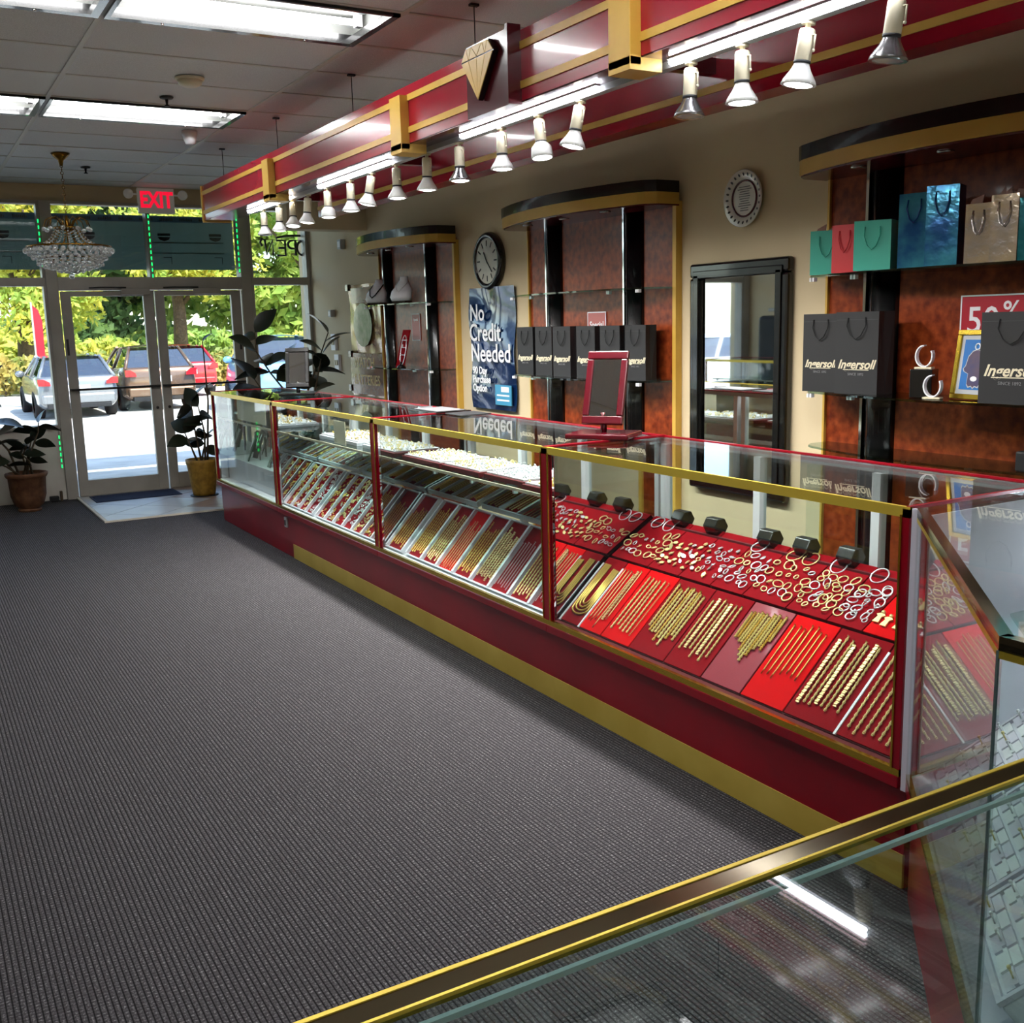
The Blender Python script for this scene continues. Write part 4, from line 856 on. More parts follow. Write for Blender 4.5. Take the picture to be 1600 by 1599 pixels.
# ---- corner unit and foreground case
cu = thing('corner_showcase', 'angled corner showcase with brass rail and white ring trays', 'showcase', (1.9, .9, 0))
A, B, C_, D_, E_, G_ = (2.19,1.75), (1.40,.96), (1.40,.15), (2.0,.15), (2.79,.15), (2.79,1.75)
poly = [A, B, C_, E_, G_]
def inset(p, d): 
    cx_, cy_ = 2.1, .9; return [(q[0]+(cx_-q[0])*d, q[1]+(cy_-q[1])*d) for q in p]
part('base', MB().prism(inset(poly, .03), 0, .30), 'red', cu); part('ledge', MB().prism(poly, .30, .335), 'red', cu); part('deck', MB().prism(inset(poly, .02), .335, .345), 'white', cu)
part('top_glass', MB().prism(inset(poly, .004), ZT_-.008, ZT_), 'glass', cu)
def wallglass(p, q, z0, z1, th, name, mat, w_=0):
    d = (Vector(q)-Vector(p)); n_ = Vector((-d.y, d.x)).normalized()*th
    return part(name, MB().prism([p, q, (q[0]+n_.x, q[1]+n_.y), (p[0]+n_.x, p[1]+n_.y)], z0, z1), mat, cu)
wallglass(B, A, .34, ZT_-.008, -.006, 'front_glass', 'glass'); wallglass(C_, B, .34, ZT_-.008, -.006, 'side_glass', 'glass')
for p, q in ((B, A), (C_, B)):
    wallglass(p, q, ZT_-.02, ZT_+.003, -.022, 'top_rail', 'brass_dark_reflect'); wallglass(p, q, ZT_-.032, ZT_-.02, -.008, 'rail_lip', 'brass_bright'); wallglass(p, q, .335, .352, -.012, 'bottom_rail', 'brass')
part('corner_joint', MB().prism([(B[0]-.001,B[1]-.001),(B[0]+.003,B[1]-.001),(B[0]+.003,B[1]+.003),(B[0]-.001,B[1]+.003)], .35, ZT_-.02), 'joint', cu)
part('corner_post', MB().box(2.182, 2.194, 1.736, 1.758, .30, ZT_), 'lavender', cu)
part('back_panel', MB().box(2.77, 2.785, .17, 1.74, .345, ZT_-.02), 'lavender', cu); part('back_panel', MB().box(1.45, 2.77, .16, .175, .345, ZT_-.02), 'lavender', cu)
part('end_panel', MB().box(2.225, 2.77, 1.736, 1.742, .345, ZT_-.02), 'white', cu)
part('back_post', MB().box(2.74, 2.77, 1.2, 1.23, .345, ZT_-.02), 'brass', cu)
part('case_light', MB().box(2.745, 2.765, .35, 1.7, ZT_-.035, ZT_-.024), 'case_led', cu)
part('back_rail', MB().box(2.77, 2.79, .15, 1.75, ZT_-.01, ZT_+.003), 'red', cu)
fg = thing('showcase', 'foreground glass showcase with a brass rail crossing the lower right corner', 'showcase', (.4, .4, 0), group='glass jewellery showcases')
FX0, FX1, FY0, FY1 = -1.3, 1.385, .14, .660
part('base', MB().box(FX0, FX1, FY0, FY1-.02, 0, .30), 'red', fg); part('ledge', MB().box(FX0, FX1, FY0, FY1+.008, .30, .335), 'red', fg); part('deck', MB().box(FX0+.01, FX1-.01, FY0+.01, FY1-.02, .335, .345), 'white', fg)
part('front_glass', MB().box(FX0+.02, FX1-.01, FY1-.012, FY1-.006, .345, ZT_-.008), 'glass', fg); part('top_glass', MB().box(FX0, FX1-.004, FY0, FY1-.004, ZT_-.008, ZT_), 'glass', fg)
part('top_rail', MB().box(FX0, FX1, FY1-.021, FY1, ZT_, ZT_+.003), 'brass_dark_reflect', fg); part('rail_lip', MB().box(FX0, FX1, FY1, FY1+.0045, ZT_-.022, ZT_+.004), 'brass_bright', fg)
part('inner_rail', MB().box(FX0, FX1, FY1-.024, FY1-.021, ZT_, ZT_+.0035), 'brass_bright', fg); part('glass_rim', MB().box(FX0+.02, FX1-.01, FY1-.0315, FY1-.027, ZT_-.014, ZT_-.009), 'glass_edge', fg)
part('bottom_rail', MB().box(FX0, FX1, FY1-.006, FY1+.008, .335, .352), 'brass', fg)
sh = part('inner_shelf', MB().box(FX0+.03, FX1-.03, FY0+.02, FY1-.10, .71, .718), 'glass_shelf', fg); part('shelf_edge', MB().box(FX0+.03, FX1-.03, FY1-.10, FY1-.096, .708, .72), 'cream', sh)
part('end_glass', MB().box(FX1-.01, FX1-.004, FY0, FY1-.02, .345, ZT_-.01), 'glass', fg)
# watches on the foreground shelf
def watch(x, y, a, lb, gold):
    t = thing('wrist_watch', lb, 'watch', (x, y, .718), a, 'watches in the foreground showcase', local=True)
    part('case', MB().lathe([(0,0),(.017,0),(.019,.004),(.018,.009),(.015,.01)], 18), gold, t); part('face', MB().lathe([(0,.0105),(.0155,.0105)], 16, None, False), 'watch_face', t)
    for s in (-1, 1): part('strap', MB().box(-.009,.009, s*.05-.034, s*.05+.034, .001, .005), gold, t, .002)
    part('crown', MB().ball(.003, (.02,0,.005), 6, 4), gold, t)
    for q in ((.4,.008),(2.2,.011)): part('watch_hand', MB().box(-.0007,.0007,0,q[1],.0108,.0112, Matrix.Rotation(q[0],4,'Z')), 'black_matte', t)
rnd = random.Random(3)
k = 0
for i in range(12):
    for j in range(2):
        watch(.02+i*.112+rnd.uniform(-.015,.015), .30+.15*j+rnd.uniform(-.01,.01), rnd.uniform(-.5,.5), '%s wrist watch on the foreground glass shelf, %s row' % ('gold' if (i+j) % 3 == 0 else 'silver', 'front' if j else 'back'), 'gold' if (i+j) % 3 == 0 else 'silver'); k += 1
for i in range(5):
    x = -.02+i*.13; single('card_box', MB().box(x, x+.08, .50, .555, .718, .745), 'poster_sky' if i % 2 else 'light_grey', '%s little box along the front edge of the foreground shelf' % ordinal(i), 'box', 'small boxes in the foreground showcase', .003)
# ---------------------------------------------------------------- jewellery
def slope(P0, P1): 
    a, b_ = P1[0]-P0[0], P1[1]-P0[1]; L = math.hypot(a, b_); Y = Vector((a/L, 0, b_/L)); X = Vector((0,-1,0))
    def at(y, v=0, n_=0): 
        Z = X.cross(Y); o = Vector((P0[0], y, P0[1]))+Y*v+Z*n_; return frame(o, X, Y)
    return at, L
def chain_mesh(kind, mat):
    mb = MB(); n_ = 56
    if kind == 'rope':
        vs = []; fs = []; m = 5
        for i in range(n_+1):
            for k in range(m):
                t = 2*PI*k/m+i*.9; r = .0042*(1+.35*math.sin(i*1.57)); vs.append((r*math.cos(t), i/n_, .0036+r*.75*math.sin(t)))
        fs = [(i*m+k, i*m+(k+1)%m, (i+1)*m+(k+1)%m, (i+1)*m+k) for i in range(n_) for k in range(m)]; mb.add(vs, fs, None, False)
    elif kind == 'thin': mb.tube([(0,i/12,.003) for i in range(13)], .0022, 5)
    elif kind == 'curb':
        for i in range(34): y = (i+.5)/34; mb.box(-.0062, .0062, y-.011, y+.011, .001+.002*(i % 2), .005+.002*(i % 2))
    elif kind == 'bead':
        for i in range(40): mb.add([(.0045*p[0], (i+.5)/40+p[1]*.011, .004+.004*p[2]) for p in ((1,0,0),(0,1,0),(-1,0,0),(0,-1,0),(0,0,1),(0,0,-1))], [(0,1,4),(1,2,4),(2,3,4),(3,0,4),(1,0,5),(2,1,5),(3,2,5),(0,3,5)])
    mb.ball(.005, (0, 1.0, .005), 6, 4, (1, .6, 1))
    return mb.mesh('chain', mat)
CH = {(k, m): chain_mesh(k, m) for k in ('rope','thin','curb','bead') for m in ('gold','gold_pale','silver')}
CHN = [0]
def chain(at, y, v, L, kind, mat, label, group, tilt=0, wide=1):
    M = at(y, v, .002) @ Matrix.Rotation(tilt, 4, 'Z') @ Matrix.Diagonal((wide, L, 1, 1)); CHN[0] += 1
    return inst('chain_necklace', CH[(kind, mat)], M, label, 'necklace', group)
rnd = random.Random(11)
# nearest case: ten chain boards
aB, LB = slope((2.222, .356), (2.47, .582)); aP, LP = slope((2.48, .588), (2.715, .728))
yb = [3.49, 3.355, 3.205, 3.025, 2.82, 2.62, 2.427, 2.236, 2.03, 1.795]
bm = ['velvet','velvet_bright','velvet_bright','velvet','velvet','velvet_pink','velvet_bright','velvet','velvet']
for k in range(9):
    a, b_ = yb[k], yb[k+1]; yc, w_ = (a+b_)/2, a-b_-.006
    Mx = aB(yc, 0, -.014)
    bd = thing('chain_board', 'sloping velvet chain board in the nearest showcase, %s board from the left' % ordinal(k), 'display board', Mx.translation, group='chain boards of the nearest showcase')
    part('velvet_face', MB().box(-w_/2, w_/2, .004, LB, .008, .014, Mx), bm[k], bd, .002); part('board', MB().box(-w_/2, w_/2, 0, LB, -.004, .008, Mx), 'velvet_dark', bd)
    if k in (0, 1, 8): part('white_edge', MB().box(-w_/2-.004, -w_/2+.004, .0, LB*.9, .012, .018, Mx), 'white', bd)
    lb = '%%s chain on the %s velvet board of the nearest showcase' % ordinal(k); gp = 'chains on the %s board' % ordinal(k)
    if k == 0:
        for i in range(4):
            w2 = .018+.011*i; h = .2+.017*i; y_, M2 = yc, aB(yc-.01, .30-h+.0, .006)
            pts = [(-w2, h, 0)]+[(-w2*math.cos(PI*q/10), .03*(1-math.sin(PI*q/10)), 0) for q in range(11)]+[(w2, h*.93, 0)]
            me = MB().tube(pts, .004, 5).mesh('chain', 'gold'); inst('chain_necklace', me, M2, 'gold U shaped chain, %s from the inside, on the %s board of the nearest showcase' % (ordinal(i), ordinal(k)), 'necklace', gp)
        continue
    cfg = {1:(6,'thin','gold_pale',.28,.02),2:(6,'rope','gold_pale',.27,.02),3:(10,'rope','gold_pale',.26,.02),4:(7,'rope','gold_pale',.25,.05),5:(12,'rope','gold_pale',.19,.1),6:(7,'thin','gold',.21,.06),7:(8,'rope','gold_pale',.26,.03),8:(7,'rope','gold_pale',.28,.02)}[k]
    for i in range(cfg[0]):
        kd = cfg[1]
        if k == 1 and i == 4: kd = 'curb'
        if k == 2 and i == 5: kd = 'bead'
        if k == 4 and i in (1, 4): kd = 'curb'
        if k == 7 and i % 3 == 0: kd = 'curb'
        sp = (w_-.03)/cfg[0]; L = cfg[3]*rnd.uniform(.86, 1.0)-(.012*abs(i-cfg[0]/2) if k in (3, 5) else 0)
        chain(aB, yc+w_/2-.018-sp*(i+.4), LB-.035-L+rnd.uniform(-.012,.012), L, kd, 'gold' if (k in (3, 5) and i % 3 == 1) else cfg[2], lb % {'thin':'thin gold','rope':'twisted gold','curb':'flat gold link','bead':'beaded gold'}[kd], gp, rnd.uniform(-.02,.02), 1.3 if k in (3,5) else 1)
# ring pads above
RINGS = {}
def ring_mesh(kind, mat):
    mb = MB()
    if kind == 'band': mb.torus(.0105, .0024, 14, 5)
    elif kind == 'hoop': mb.torus(.017, .0025, 16, 5)
    elif kind == 'bangle': mb.torus(.031, .0026, 22, 5)
    elif kind == 'stone': mb.torus(.0095, .002, 12, 4); mb.ball(.0042, (0,.0105,0), 6, 4)
    elif kind == 'charm': mb.torus(.003,.001,8,4,Matrix.Translation((0,.012,0))); mb.prism([(0,-.012),(.008,-.004),(.006,.008),(-.006,.008),(-.008,-.004)], -.0015, .0015)
    elif kind == 'figure': mb.ball(.006,(0,.016,0),6,4); mb.prism([(-.009,-.02),(.009,-.02),(.006,0),(.013,.006),(.006,.011),(-.006,.011),(-.013,.006),(-.006,0)], -.002, .002)
    return mb.mesh(kind+'_jewel', mat)
def jewel(kind, mat, M, label, cat, group, name):
    if (kind, mat) not in RINGS: RINGS[(kind, mat)] = ring_mesh(kind, mat)
    return inst(name, RINGS[(kind, mat)], M, label, cat, group)
yp = [3.49, 3.24, 3.05, 2.87, 2.70, 2.49, 2.31, 2.165, 1.80]
for k in range(8):
    a, b_ = yp[k], yp[k+1]; yc, w_ = (a+b_)/2, a-b_-.005; Mx = aP(yc, 0, -.012); br = k == 7
    pd = thing('ring_pad', 'sloping %s velvet jewellery pad in the nearest showcase, %s from the left' % ('bright red' if br else 'dark red', ordinal(k)), 'display pad', Mx.translation, group='ring pads of the nearest showcase')
    part('velvet_face', MB().box(-w_/2, w_/2, 0, LP, .006, .012, Mx), 'velvet_bright' if br else 'velvet', pd, .002); part('board', MB().box(-w_/2, w_/2, 0, LP, -.004, .006, Mx), 'velvet_dark', pd)
    mt = ['gold_pale','gold_pale','silver','silver','gold_pale','gold_pale','silver','gold_pale'][k]; nm = 'gold' if mt == 'gold_pale' else 'silver'
    kinds = [('hoop','stone'),('charm','charm'),('charm','stone'),('hoop','band'),('hoop','band'),('band','hoop'),('hoop','stone'),('figure','figure')][k]
    cnt = [20,26,24,20,20,24,22,18][k]; cols = max(2, int(w_/.036)); rows = math.ceil(cnt/cols); q = 0
    for i in range(rows):
        for j in range(cols):
            if q >= cnt: break
            q += 1
            y = yc-w_/2+w_*(j+.5)/cols+rnd.uniform(-.01,.01); v = LP*.10+LP*.62*(i+.5)/rows+rnd.uniform(-.008,.008)
            kd = kinds[rnd.random() > .55]; m_ = mt if rnd.random() < .8 else ('silver' if mt != 'silver' else 'gold_pale')
            M = aP(y, v, .006) @ Matrix.Rotation(rnd.uniform(0,6.3), 4, 'Z') @ Matrix.Rotation(rnd.uniform(-.5,.5), 4, 'X') @ Matrix.Scale(rnd.uniform(.85,1.15), 4)
            nn = {'hoop':('hoop_earring','hoop earring'),'band':('ring','ring'),'stone':('stone_ring','ring with stone'),'charm':('charm','charm'),'figure':('figure_pendant','figure pendant')}[kd]
            if kd == 'figure': M = aP(y, v, .005) @ Matrix.Rotation(rnd.uniform(-.3,.3),4,'Z') @ Matrix.Scale(1.25,4)
            jewel(kd, m_, M, '%s %s on the %s velvet pad of the nearest showcase' % ('silver' if m_ == 'silver' else 'gold', nn[1], ordinal(k)), 'charm' if kd == 'charm' else ('pendant' if kd == 'figure' else ('earring' if kd == 'hoop' else 'ring')), 'jewels on the %s pad' % ordinal(k), nn[0])
    if k not in (1, 2, 7):
        for j in range(max(1, int(w_/.1))):
            jewel('bangle', 'silver' if k != 4 else 'gold_pale', aP(yc+w_*.25-.075*j, LP-.04, .005) @ Matrix.Rotation(rnd.uniform(-.2,.2),4,'X'), 'thin bangle at the top edge of the %s velvet pad, nearest showcase' % ordinal(k), 'bangle', 'bangles on the %s pad' % ordinal(k), 'bangle')
lg = thing('back_ledge', 'grey step behind the ring pads of the nearest showcase', 'step', (2.74, 2.6, .35)); part('step', MB().box(2.72, 2.752, 1.80, 3.48, .349, .70), 'velvet_dark', lg); part('top', MB().box(2.675, 2.752, 1.8, 3.48, .70, .712), 'velvet_dark', lg)
for k, y in enumerate((3.30, 3.10, 2.80, 2.62, 2.42, 1.98)):
    t = thing('ring_stand', 'black hexagonal ring stand behind the pads, %s from the left' % ordinal(k), 'ring stand', (2.705, y, .712), group='black ring stands')
    part('block', MB().prism([(.036*math.cos(PI*i/3), .036*math.sin(PI*i/3)) for i in range(6)], -.035, .035, frame((2.705, y, .745),(1,0,0),(0,0,1)) @ Matrix.Rotation(0,4,'Z')), 'black', t, .003); part('slot', MB().box(2.69,2.72,y-.035,y+.035,.775,.777), 'black_matte', t)
# second case: white divided trays with chains
def tray(at, L, ya, yb_, n_, label, group, fill):
    yc, w_ = (ya+yb_)/2, ya-yb_; Mx = at(yc, 0, -.016)
    t = thing('chain_tray', label, 'display tray', Mx.translation, group=group)
    part('velvet_bed', MB().box(-w_/2+.004, w_/2-.004, .004, L-.004, .006, .012, Mx), 'velvet', t)
    part('tray_base', MB().box(-w_/2, w_/2, 0, L, 0, .006, Mx), 'white_tray', t)
    for q in ((-w_/2, w_/2, 0, .008), (-w_/2, w_/2, L-.008, L)): part('tray_edge', MB().box(q[0], q[1], q[2], q[3], .006, .026, Mx), 'white_tray', t)
    for i in range(n_+1):
        x = -w_/2+(w_-.008)*i/n_; part('divider', MB().box(x-.004, x+.012, .008, L-.008, .006, .03, Mx), 'white_tray', t)
    for i in range(n_): fill(i, ya-w_*(i+.5)/n_, w_/n_-.008)
    return t
def fill_chains(at, L, board, lenf, grow):
    def f(i, y, w_):
        n_ = 7 if grow == 'lower' else 5; kd = ['rope','rope','thin','rope','curb','bead','rope','bead','thin'][i % 9]; mt = ['gold','gold_pale','gold_pale','gold','gold_pale','silver','gold_pale','silver','gold'][i % 9]
        if (i == 2 and grow == 'lower'): 
            Mx = at(y, .01, -.0035); o = single('velvet_liner', MB().box(-w_/2, w_/2, 0, L-.02, -.0, .0012, Mx), 'velvet_bright', 'bright red velvet liner in the %s %s tray compartment' % (ordinal(i), board), 'liner')
        for k in range(n_):
            LL = L*lenf*rnd.uniform(.8, 1.0); chain(at, y+w_/2-.012-(w_-.02)*(k+.5)/n_, L*.06+rnd.uniform(0, .03) if kd != 'thin' else L*.04, LL, kd, mt, '%s chain in compartment %s of the %s, second showcase' % ({'silver':'silver'}.get(mt, 'gold'), ordinal(i), board), 'chains in the %s' % board, 0, .9)
    return f
aL, LL_ = slope((2.222, .356), (2.468, .622)); aU, LU = slope((2.485, .64), (2.73, .735))
tray(aL, LL_, 5.24, 5.03, 1, 'white tray of gold chains at the left end, lower row, second showcase', 'white chain trays', fill_chains(aL, LL_, 'lower left tray', .7, 'lower'))
tray(aL, LL_, 4.985, 3.55, 8, 'long white divided tray of gold and silver chains, lower row, second showcase', 'white chain trays', fill_chains(aL, LL_, 'lower long tray', .78, 'lower'))
tray(aU, LU, 5.24, 4.66, 4, 'white divided tray of gold chains, upper row left, second showcase', 'white chain trays', fill_chains(aU, LU, 'upper left tray', .8, 'upper'))
tray(aU, LU, 4.62, 3.55, 6, 'white divided tray of gold chains, upper row right, second showcase', 'white chain trays', fill_chains(aU, LU, 'upper right tray', .8, 'upper'))
# third case: strips of charms
def bits(n_, w_, L, mat, seed, s=1):
    r_ = random.Random(seed); mb = MB()
    for i in range(n_):
        Mx = Matrix.Translation((r_.uniform(-w_/2, w_/2), r_.uniform(.01, L-.01), .004)) @ Matrix.Rotation(r_.uniform(0,6.3),4,'Z') @ Matrix.Rotation(r_.uniform(-.6,.6),4,'X')
        if i % 2: mb.torus(.0085*s, .0026*s, 8, 4, Mx)
        else: mb.ball(.006*s, tuple(Mx.translation), 6, 4, (1, .8, .7))
    return mb.mesh('bits', mat)
BITS = {}
def fill_bits(at, L, board):
    def f(i, y, w_):
        mt = ['gold','gold','gold_pale','silver','gold_pale','gold','gold','silver','gold'][i % 9]
        for m_, s_ in ((mt, 1), ('silver' if i % 2 else 'gold_pale', 2)):
            k = (m_, round(w_, 3), round(L, 2), i % 3, s_)
            if k not in BITS: BITS[k] = bits(46 if s_ == 1 else 16, w_*.8, L*.94, m_, hash(k[1:]) % 1000+i)
            inst('loose_charms', BITS[k], at(y, .012, -.002), 'tiny %s charms filling the %s strip of the %s, third showcase' % ('silver' if m_ == 'silver' else ('pale gold' if m_ == 'gold_pale' else 'gold'), ordinal(i), board), 'charms', 'charm strips of the third showcase', 'stuff')
    return f
tray(aL, LL_, 7.0, 6.42, 4, 'white divided tray of charm strips, lower row left, third showcase', 'white charm trays', fill_bits(aL, LL_, 'lower left tray'))
tray(aL, LL_, 6.37, 5.30, 7, 'white divided tray of charm strips, lower row right, third showcase', 'white charm trays', fill_bits(aL, LL_, 'lower right tray'))
tray(aU, LU, 7.0, 6.25, 6, 'white divided tray of charm strips, upper row left, third showcase', 'white charm trays', fill_bits(aU, LU, 'upper left tray'))
tray(aU, LU, 6.20, 5.30, 6, 'white divided tray of charm strips, upper row right, third showcase', 'white charm trays', fill_bits(aU, LU, 'upper right tray'))
# pads of rings on the glass shelves
def shelf_pad(x0, x1, y0_, y1_, mats, label, edge='velvet_dark', z=.834):
    t = thing('ring_tray', label, 'ring tray', ((x0+x1)/2, (y0_+y1_)/2, z), group='ring trays on the glass shelves')
    part('tray_body', MB().box(x0, x1, y0_, y1_, z, z+.022), edge, t, .002); part('white_insert', MB().box(x0+.012, x1-.012, y0_+.012, y1_-.012, z+.022, z+.03), 'white', t)
    for k, m_ in enumerate(mats):
        Mx = frame(((x0+x1)/2, y0_+.012, z+.03), (-1,0,0), (0,1,0)) if False else Matrix.Translation(((x0+x1)/2, y0_+.014, z+.032))
        mb = MB(); r_ = random.Random(hash(label) % 997+k if False else len(label)*7+k)
        for i in range(70):
            p = (r_.uniform(x0+.02, x1-.02), r_.uniform(y0_+.02, y1_-.02), z+.036)
            if i % 2: mb.torus(.009, .0022, 8, 4, Matrix.Translation(p) @ Matrix.Rotation(r_.uniform(0,3),4,'Z') @ Matrix.Rotation(PI/2*.8,4,'X'))
            else: mb.ball(.006, p, 6, 4)
        part('rings', mb, m_, t, stuff=True)
shelf_pad(2.30, 2.62, 3.56, 3.90, ('gold_pale','gold'), 'burgundy ring tray on the glass shelf, right end of the second showcase'); shelf_pad(2.33, 2.62, 3.94, 4.30, ('silver','silver'), 'burgundy tray of silver rings on the glass shelf, second showcase')
shelf_pad(2.32, 2.62, 4.33, 4.72, ('gold_pale','silver'), 'burgundy tray of mixed rings on the glass shelf, second showcase'); shelf_pad(2.32, 2.62, 4.75, 5.2, ('silver','gold_pale'), 'burgundy ring tray on the glass shelf, left end of the second showcase')
shelf_pad(2.36, 2.66, 5.34, 5.86, ('gold_pale','silver'), 'white edged tray of rings on the shelf, right part of the third showcase', 'white_tray'); shelf_pad(2.36, 2.66, 5.95, 6.6, ('silver','gold'), 'white edged tray of rings on the shelf, left part of the third showcase', 'white_tray')
single('price_card', MB().box(2.32, 2.324, 6.03, 6.22, .836, .98), 'cream', 'cream card standing on the glass shelf of the third showcase', 'card')
single('price_card', MB().box(2.205, 2.208, 7.25, 7.95, .88, 1.03), 'cream', 'pale card fixed inside the front glass of the furthest showcase', 'card')
# furthest case: white steps and black stands
single('display_step', MB().box(2.28, 2.75, 7.06, 8.59, .349, .53), 'white', 'white display step in the furthest showcase', 'step', bevel=.003)
rnd = random.Random(5)
for k in range(9):
    y, x = 7.15+.165*k, 2.36+.1*(k % 3); s = rnd.uniform(.75, 1.1); gr = k in (5, 6)
    t = thing('necklace_stand', '%s necklace stand on the white step, %s from the right' % ('green' if gr else 'black', ordinal(k)), 'necklace stand', (x, y, .53), rnd.uniform(-.5,.5)-PI/2, 'stands in the furthest showcase', local=True)
    part('easel_leg', MB().box(-.01*s, .01*s, .05*s, .06*s, 0, .17*s), 'black', t); part('easel_panel', MB().add([(-.05*s,-.05*s,0),(.05*s,-.05*s,0),(.035*s,.03*s,.2*s),(-.035*s,.03*s,.2*s),(-.05*s,-.04*s,0),(.05*s,-.04*s,0),(.035*s,.04*s,.2*s),(-.035*s,.04*s,.2*s)], [(0,1,2,3),(7,6,5,4),(0,4,5,1),(1,5,6,2),(2,6,7,3),(3,7,4,0)]), 'green_stone' if gr else 'black', t)
    part('easel_top', MB().tube([(-.06*s,.035*s,.2*s),(0,.035*s,.225*s),(.06*s,.035*s,.2*s)], .012*s, 6), 'black', t); part('necklace', MB().tube([(-.03*s,.02*s,.2*s),(-.02*s,-.01*s,.13*s),(0,-.028*s,.08*s),(.02*s,-.01*s,.13*s),(.03*s,.02*s,.2*s)], .004, 5), 'silver', t)
# ---- corner unit: white ring trays facing the angled glass
dv = Vector((1,1,0)).normalized(); nv = Vector((1,-1,0)).normalized()       # along the face, into the case
def cframe(s, d, z, tilt): 
    o = Vector((1.40,.96,0))+dv*s+nv*d+Vector((0,0,z)); Yv = nv*math.cos(tilt)+Vector((0,0,1))*math.sin(tilt); return frame(o, -dv, Yv)
for k in range(3):
    Mx = cframe(.205+.315*k, .045, .405, .72); nk = ('nearest', 'middle', 'furthest')[k]
    t = thing('ring_box_tray', 'white tilted ring tray behind the angled glass, %s of the three' % nk, 'ring tray', Mx.translation, group='white ring trays of the corner showcase')
    part('tray', MB().box(-.152, .152, 0, .42, -.045, 0, Mx), 'white_tray', t, .012); part('rim', MB().box(-.15,.15,.0,.012,0,.009,Mx).box(-.15,.15,.408,.42,0,.009,Mx).box(-.15,-.14,.012,.408,0,.009,Mx).box(.14,.15,.012,.408,0,.009,Mx), 'lavender', t)
    for i in range(5):
        for j in range(7):
            P = Mx @ Matrix.Translation((-.112+.056*i, .045+.055*j, .0)); part('ring_slot', MB().box(-.024,.024,-.023,.023,0,.008,P).box(-.024,.024,-.004,.004,.008,.013,P), 'white' if (i+j) % 2 else 'lavender', t)
            if (i+j*2+k) % 4 != 3 and j < 6:
                sv = (i*3+j+k) % 4
                jewel('stone', 'silver' if sv else 'gold_pale', P @ Matrix.Translation((0,0,.019)) @ Matrix.Rotation(PI/2*.8,4,'X'), '%s ring standing in the %s tilted tray of the corner showcase, %s row up' % ('silver' if sv else 'gold', nk, ordinal(j)), 'ring', 'rings of the corner showcase', 'stone_ring')
cs = thing('display_shelf', 'upper glass shelf inside the angled corner showcase', 'glass shelf', (2.2, .9, .86)); part('shelf', MB().prism([(2.15,1.45),(1.62,.92),(1.62,.3),(2.7,.3),(2.7,1.45)], .855, .862), 'glass_shelf', cs)
t = thing('ring_box_tray', 'white ring tray lying on the upper shelf of the corner showcase', 'ring tray', (1.86, .98, .862), group='white ring trays of the corner showcase')
part('tray', MB().box(1.70, 2.05, .88, 1.10, .862, .885), 'white_tray', t, .004)
for i in range(6):
    for j in range(4): part('ring_slot', MB().box(1.72+.054*i, 1.76+.054*i, .895+.05*j, .93+.05*j, .885, .897), 'lavender', t, .003)
single('display_pad', MB().prism([(1.45,.98),(2.12,1.65),(2.3,1.62),(1.66,.98)], .345, .362), 'lavender', 'lavender pad of small earrings along the foot of the angled glass', 'display pad')
# ---- things on the counter
def table_mirror(loc, rz, lb, wood, s=1, tilt=.33):
    t = thing('table_mirror', lb, 'table mirror', loc, rz, local=True)
    part('base', MB().box(-.13*s,.13*s,-.08*s,.12*s,0,.022), wood, t, .006); part('post', MB().tube([(0,.02*s,.02),(0,.02*s,.10*s)], .014, 8), wood, t)
    Mx = frame((0,.0,.055), (1,0,0), (0,math.sin(tilt),math.cos(tilt))); w_, h_ = .085*s, .30*s
    for q in ((-w_,w_,0,.034*s),(-w_,w_,h_-.034*s,h_),(-w_,-w_+.028*s,.034*s,h_-.034*s),(w_-.028*s,w_,.034*s,h_-.034*s)): part('frame_bar', MB().box(q[0],q[1],q[2],q[3],-.012,.012,Mx), wood, t, .005)
    part('mirror_glass', MB().box(-w_+.024*s,w_-.024*s,.03*s,h_-.03*s,-.006,.004,Mx), 'mirror', t); part('backing', MB().box(-w_+.02*s,w_-.02*s,.02*s,h_-.02*s,-.014,-.008,Mx), wood, t)
table_mirror((2.52, 3.60, 1.065), -.95, 'crimson framed tilting mirror standing on the counter', 'burgundy', 1.05)
table_mirror((2.52, 7.45, 1.065), -.45, 'black framed tilting mirror at the far end of the counter', 'black', 1.0)
t = thing('clipboard', 'black clipboard with papers lying on the counter before the poster', 'clipboard', (2.68, 5.45, 1.064)); part('board', MB().box(2.56,2.78,5.25,5.62,1.064,1.07), 'black', t, .002); part('paper', MB().box(2.58,2.76,5.28,5.58,1.07,1.072), 'grey', t)
part('clip', MB().box(2.62,2.70,5.585,5.615,1.07,1.078), 'chrome', t)
single('notepad', MB().box(2.58,2.76,4.98,5.18,1.064,1.07), 'dark_grey', 'dark notepad on the counter beside the clipboard', 'notepad', bevel=.002)
t = thing('jewel_tray', 'black presentation tray on the corner showcase at the picture edge', 'tray', (2.46, 1.42, 1.064)); part('tray', MB().box(2.30,2.62,1.25,1.52,1.064,1.085), 'tray_black', t, .004); part('insert', MB().box(2.32,2.6,1.27,1.5,1.085,1.09), 'dark_grey', t); part('label_tab', MB().box(2.297,2.3,1.47,1.5,1.07,1.082), 'white', t)
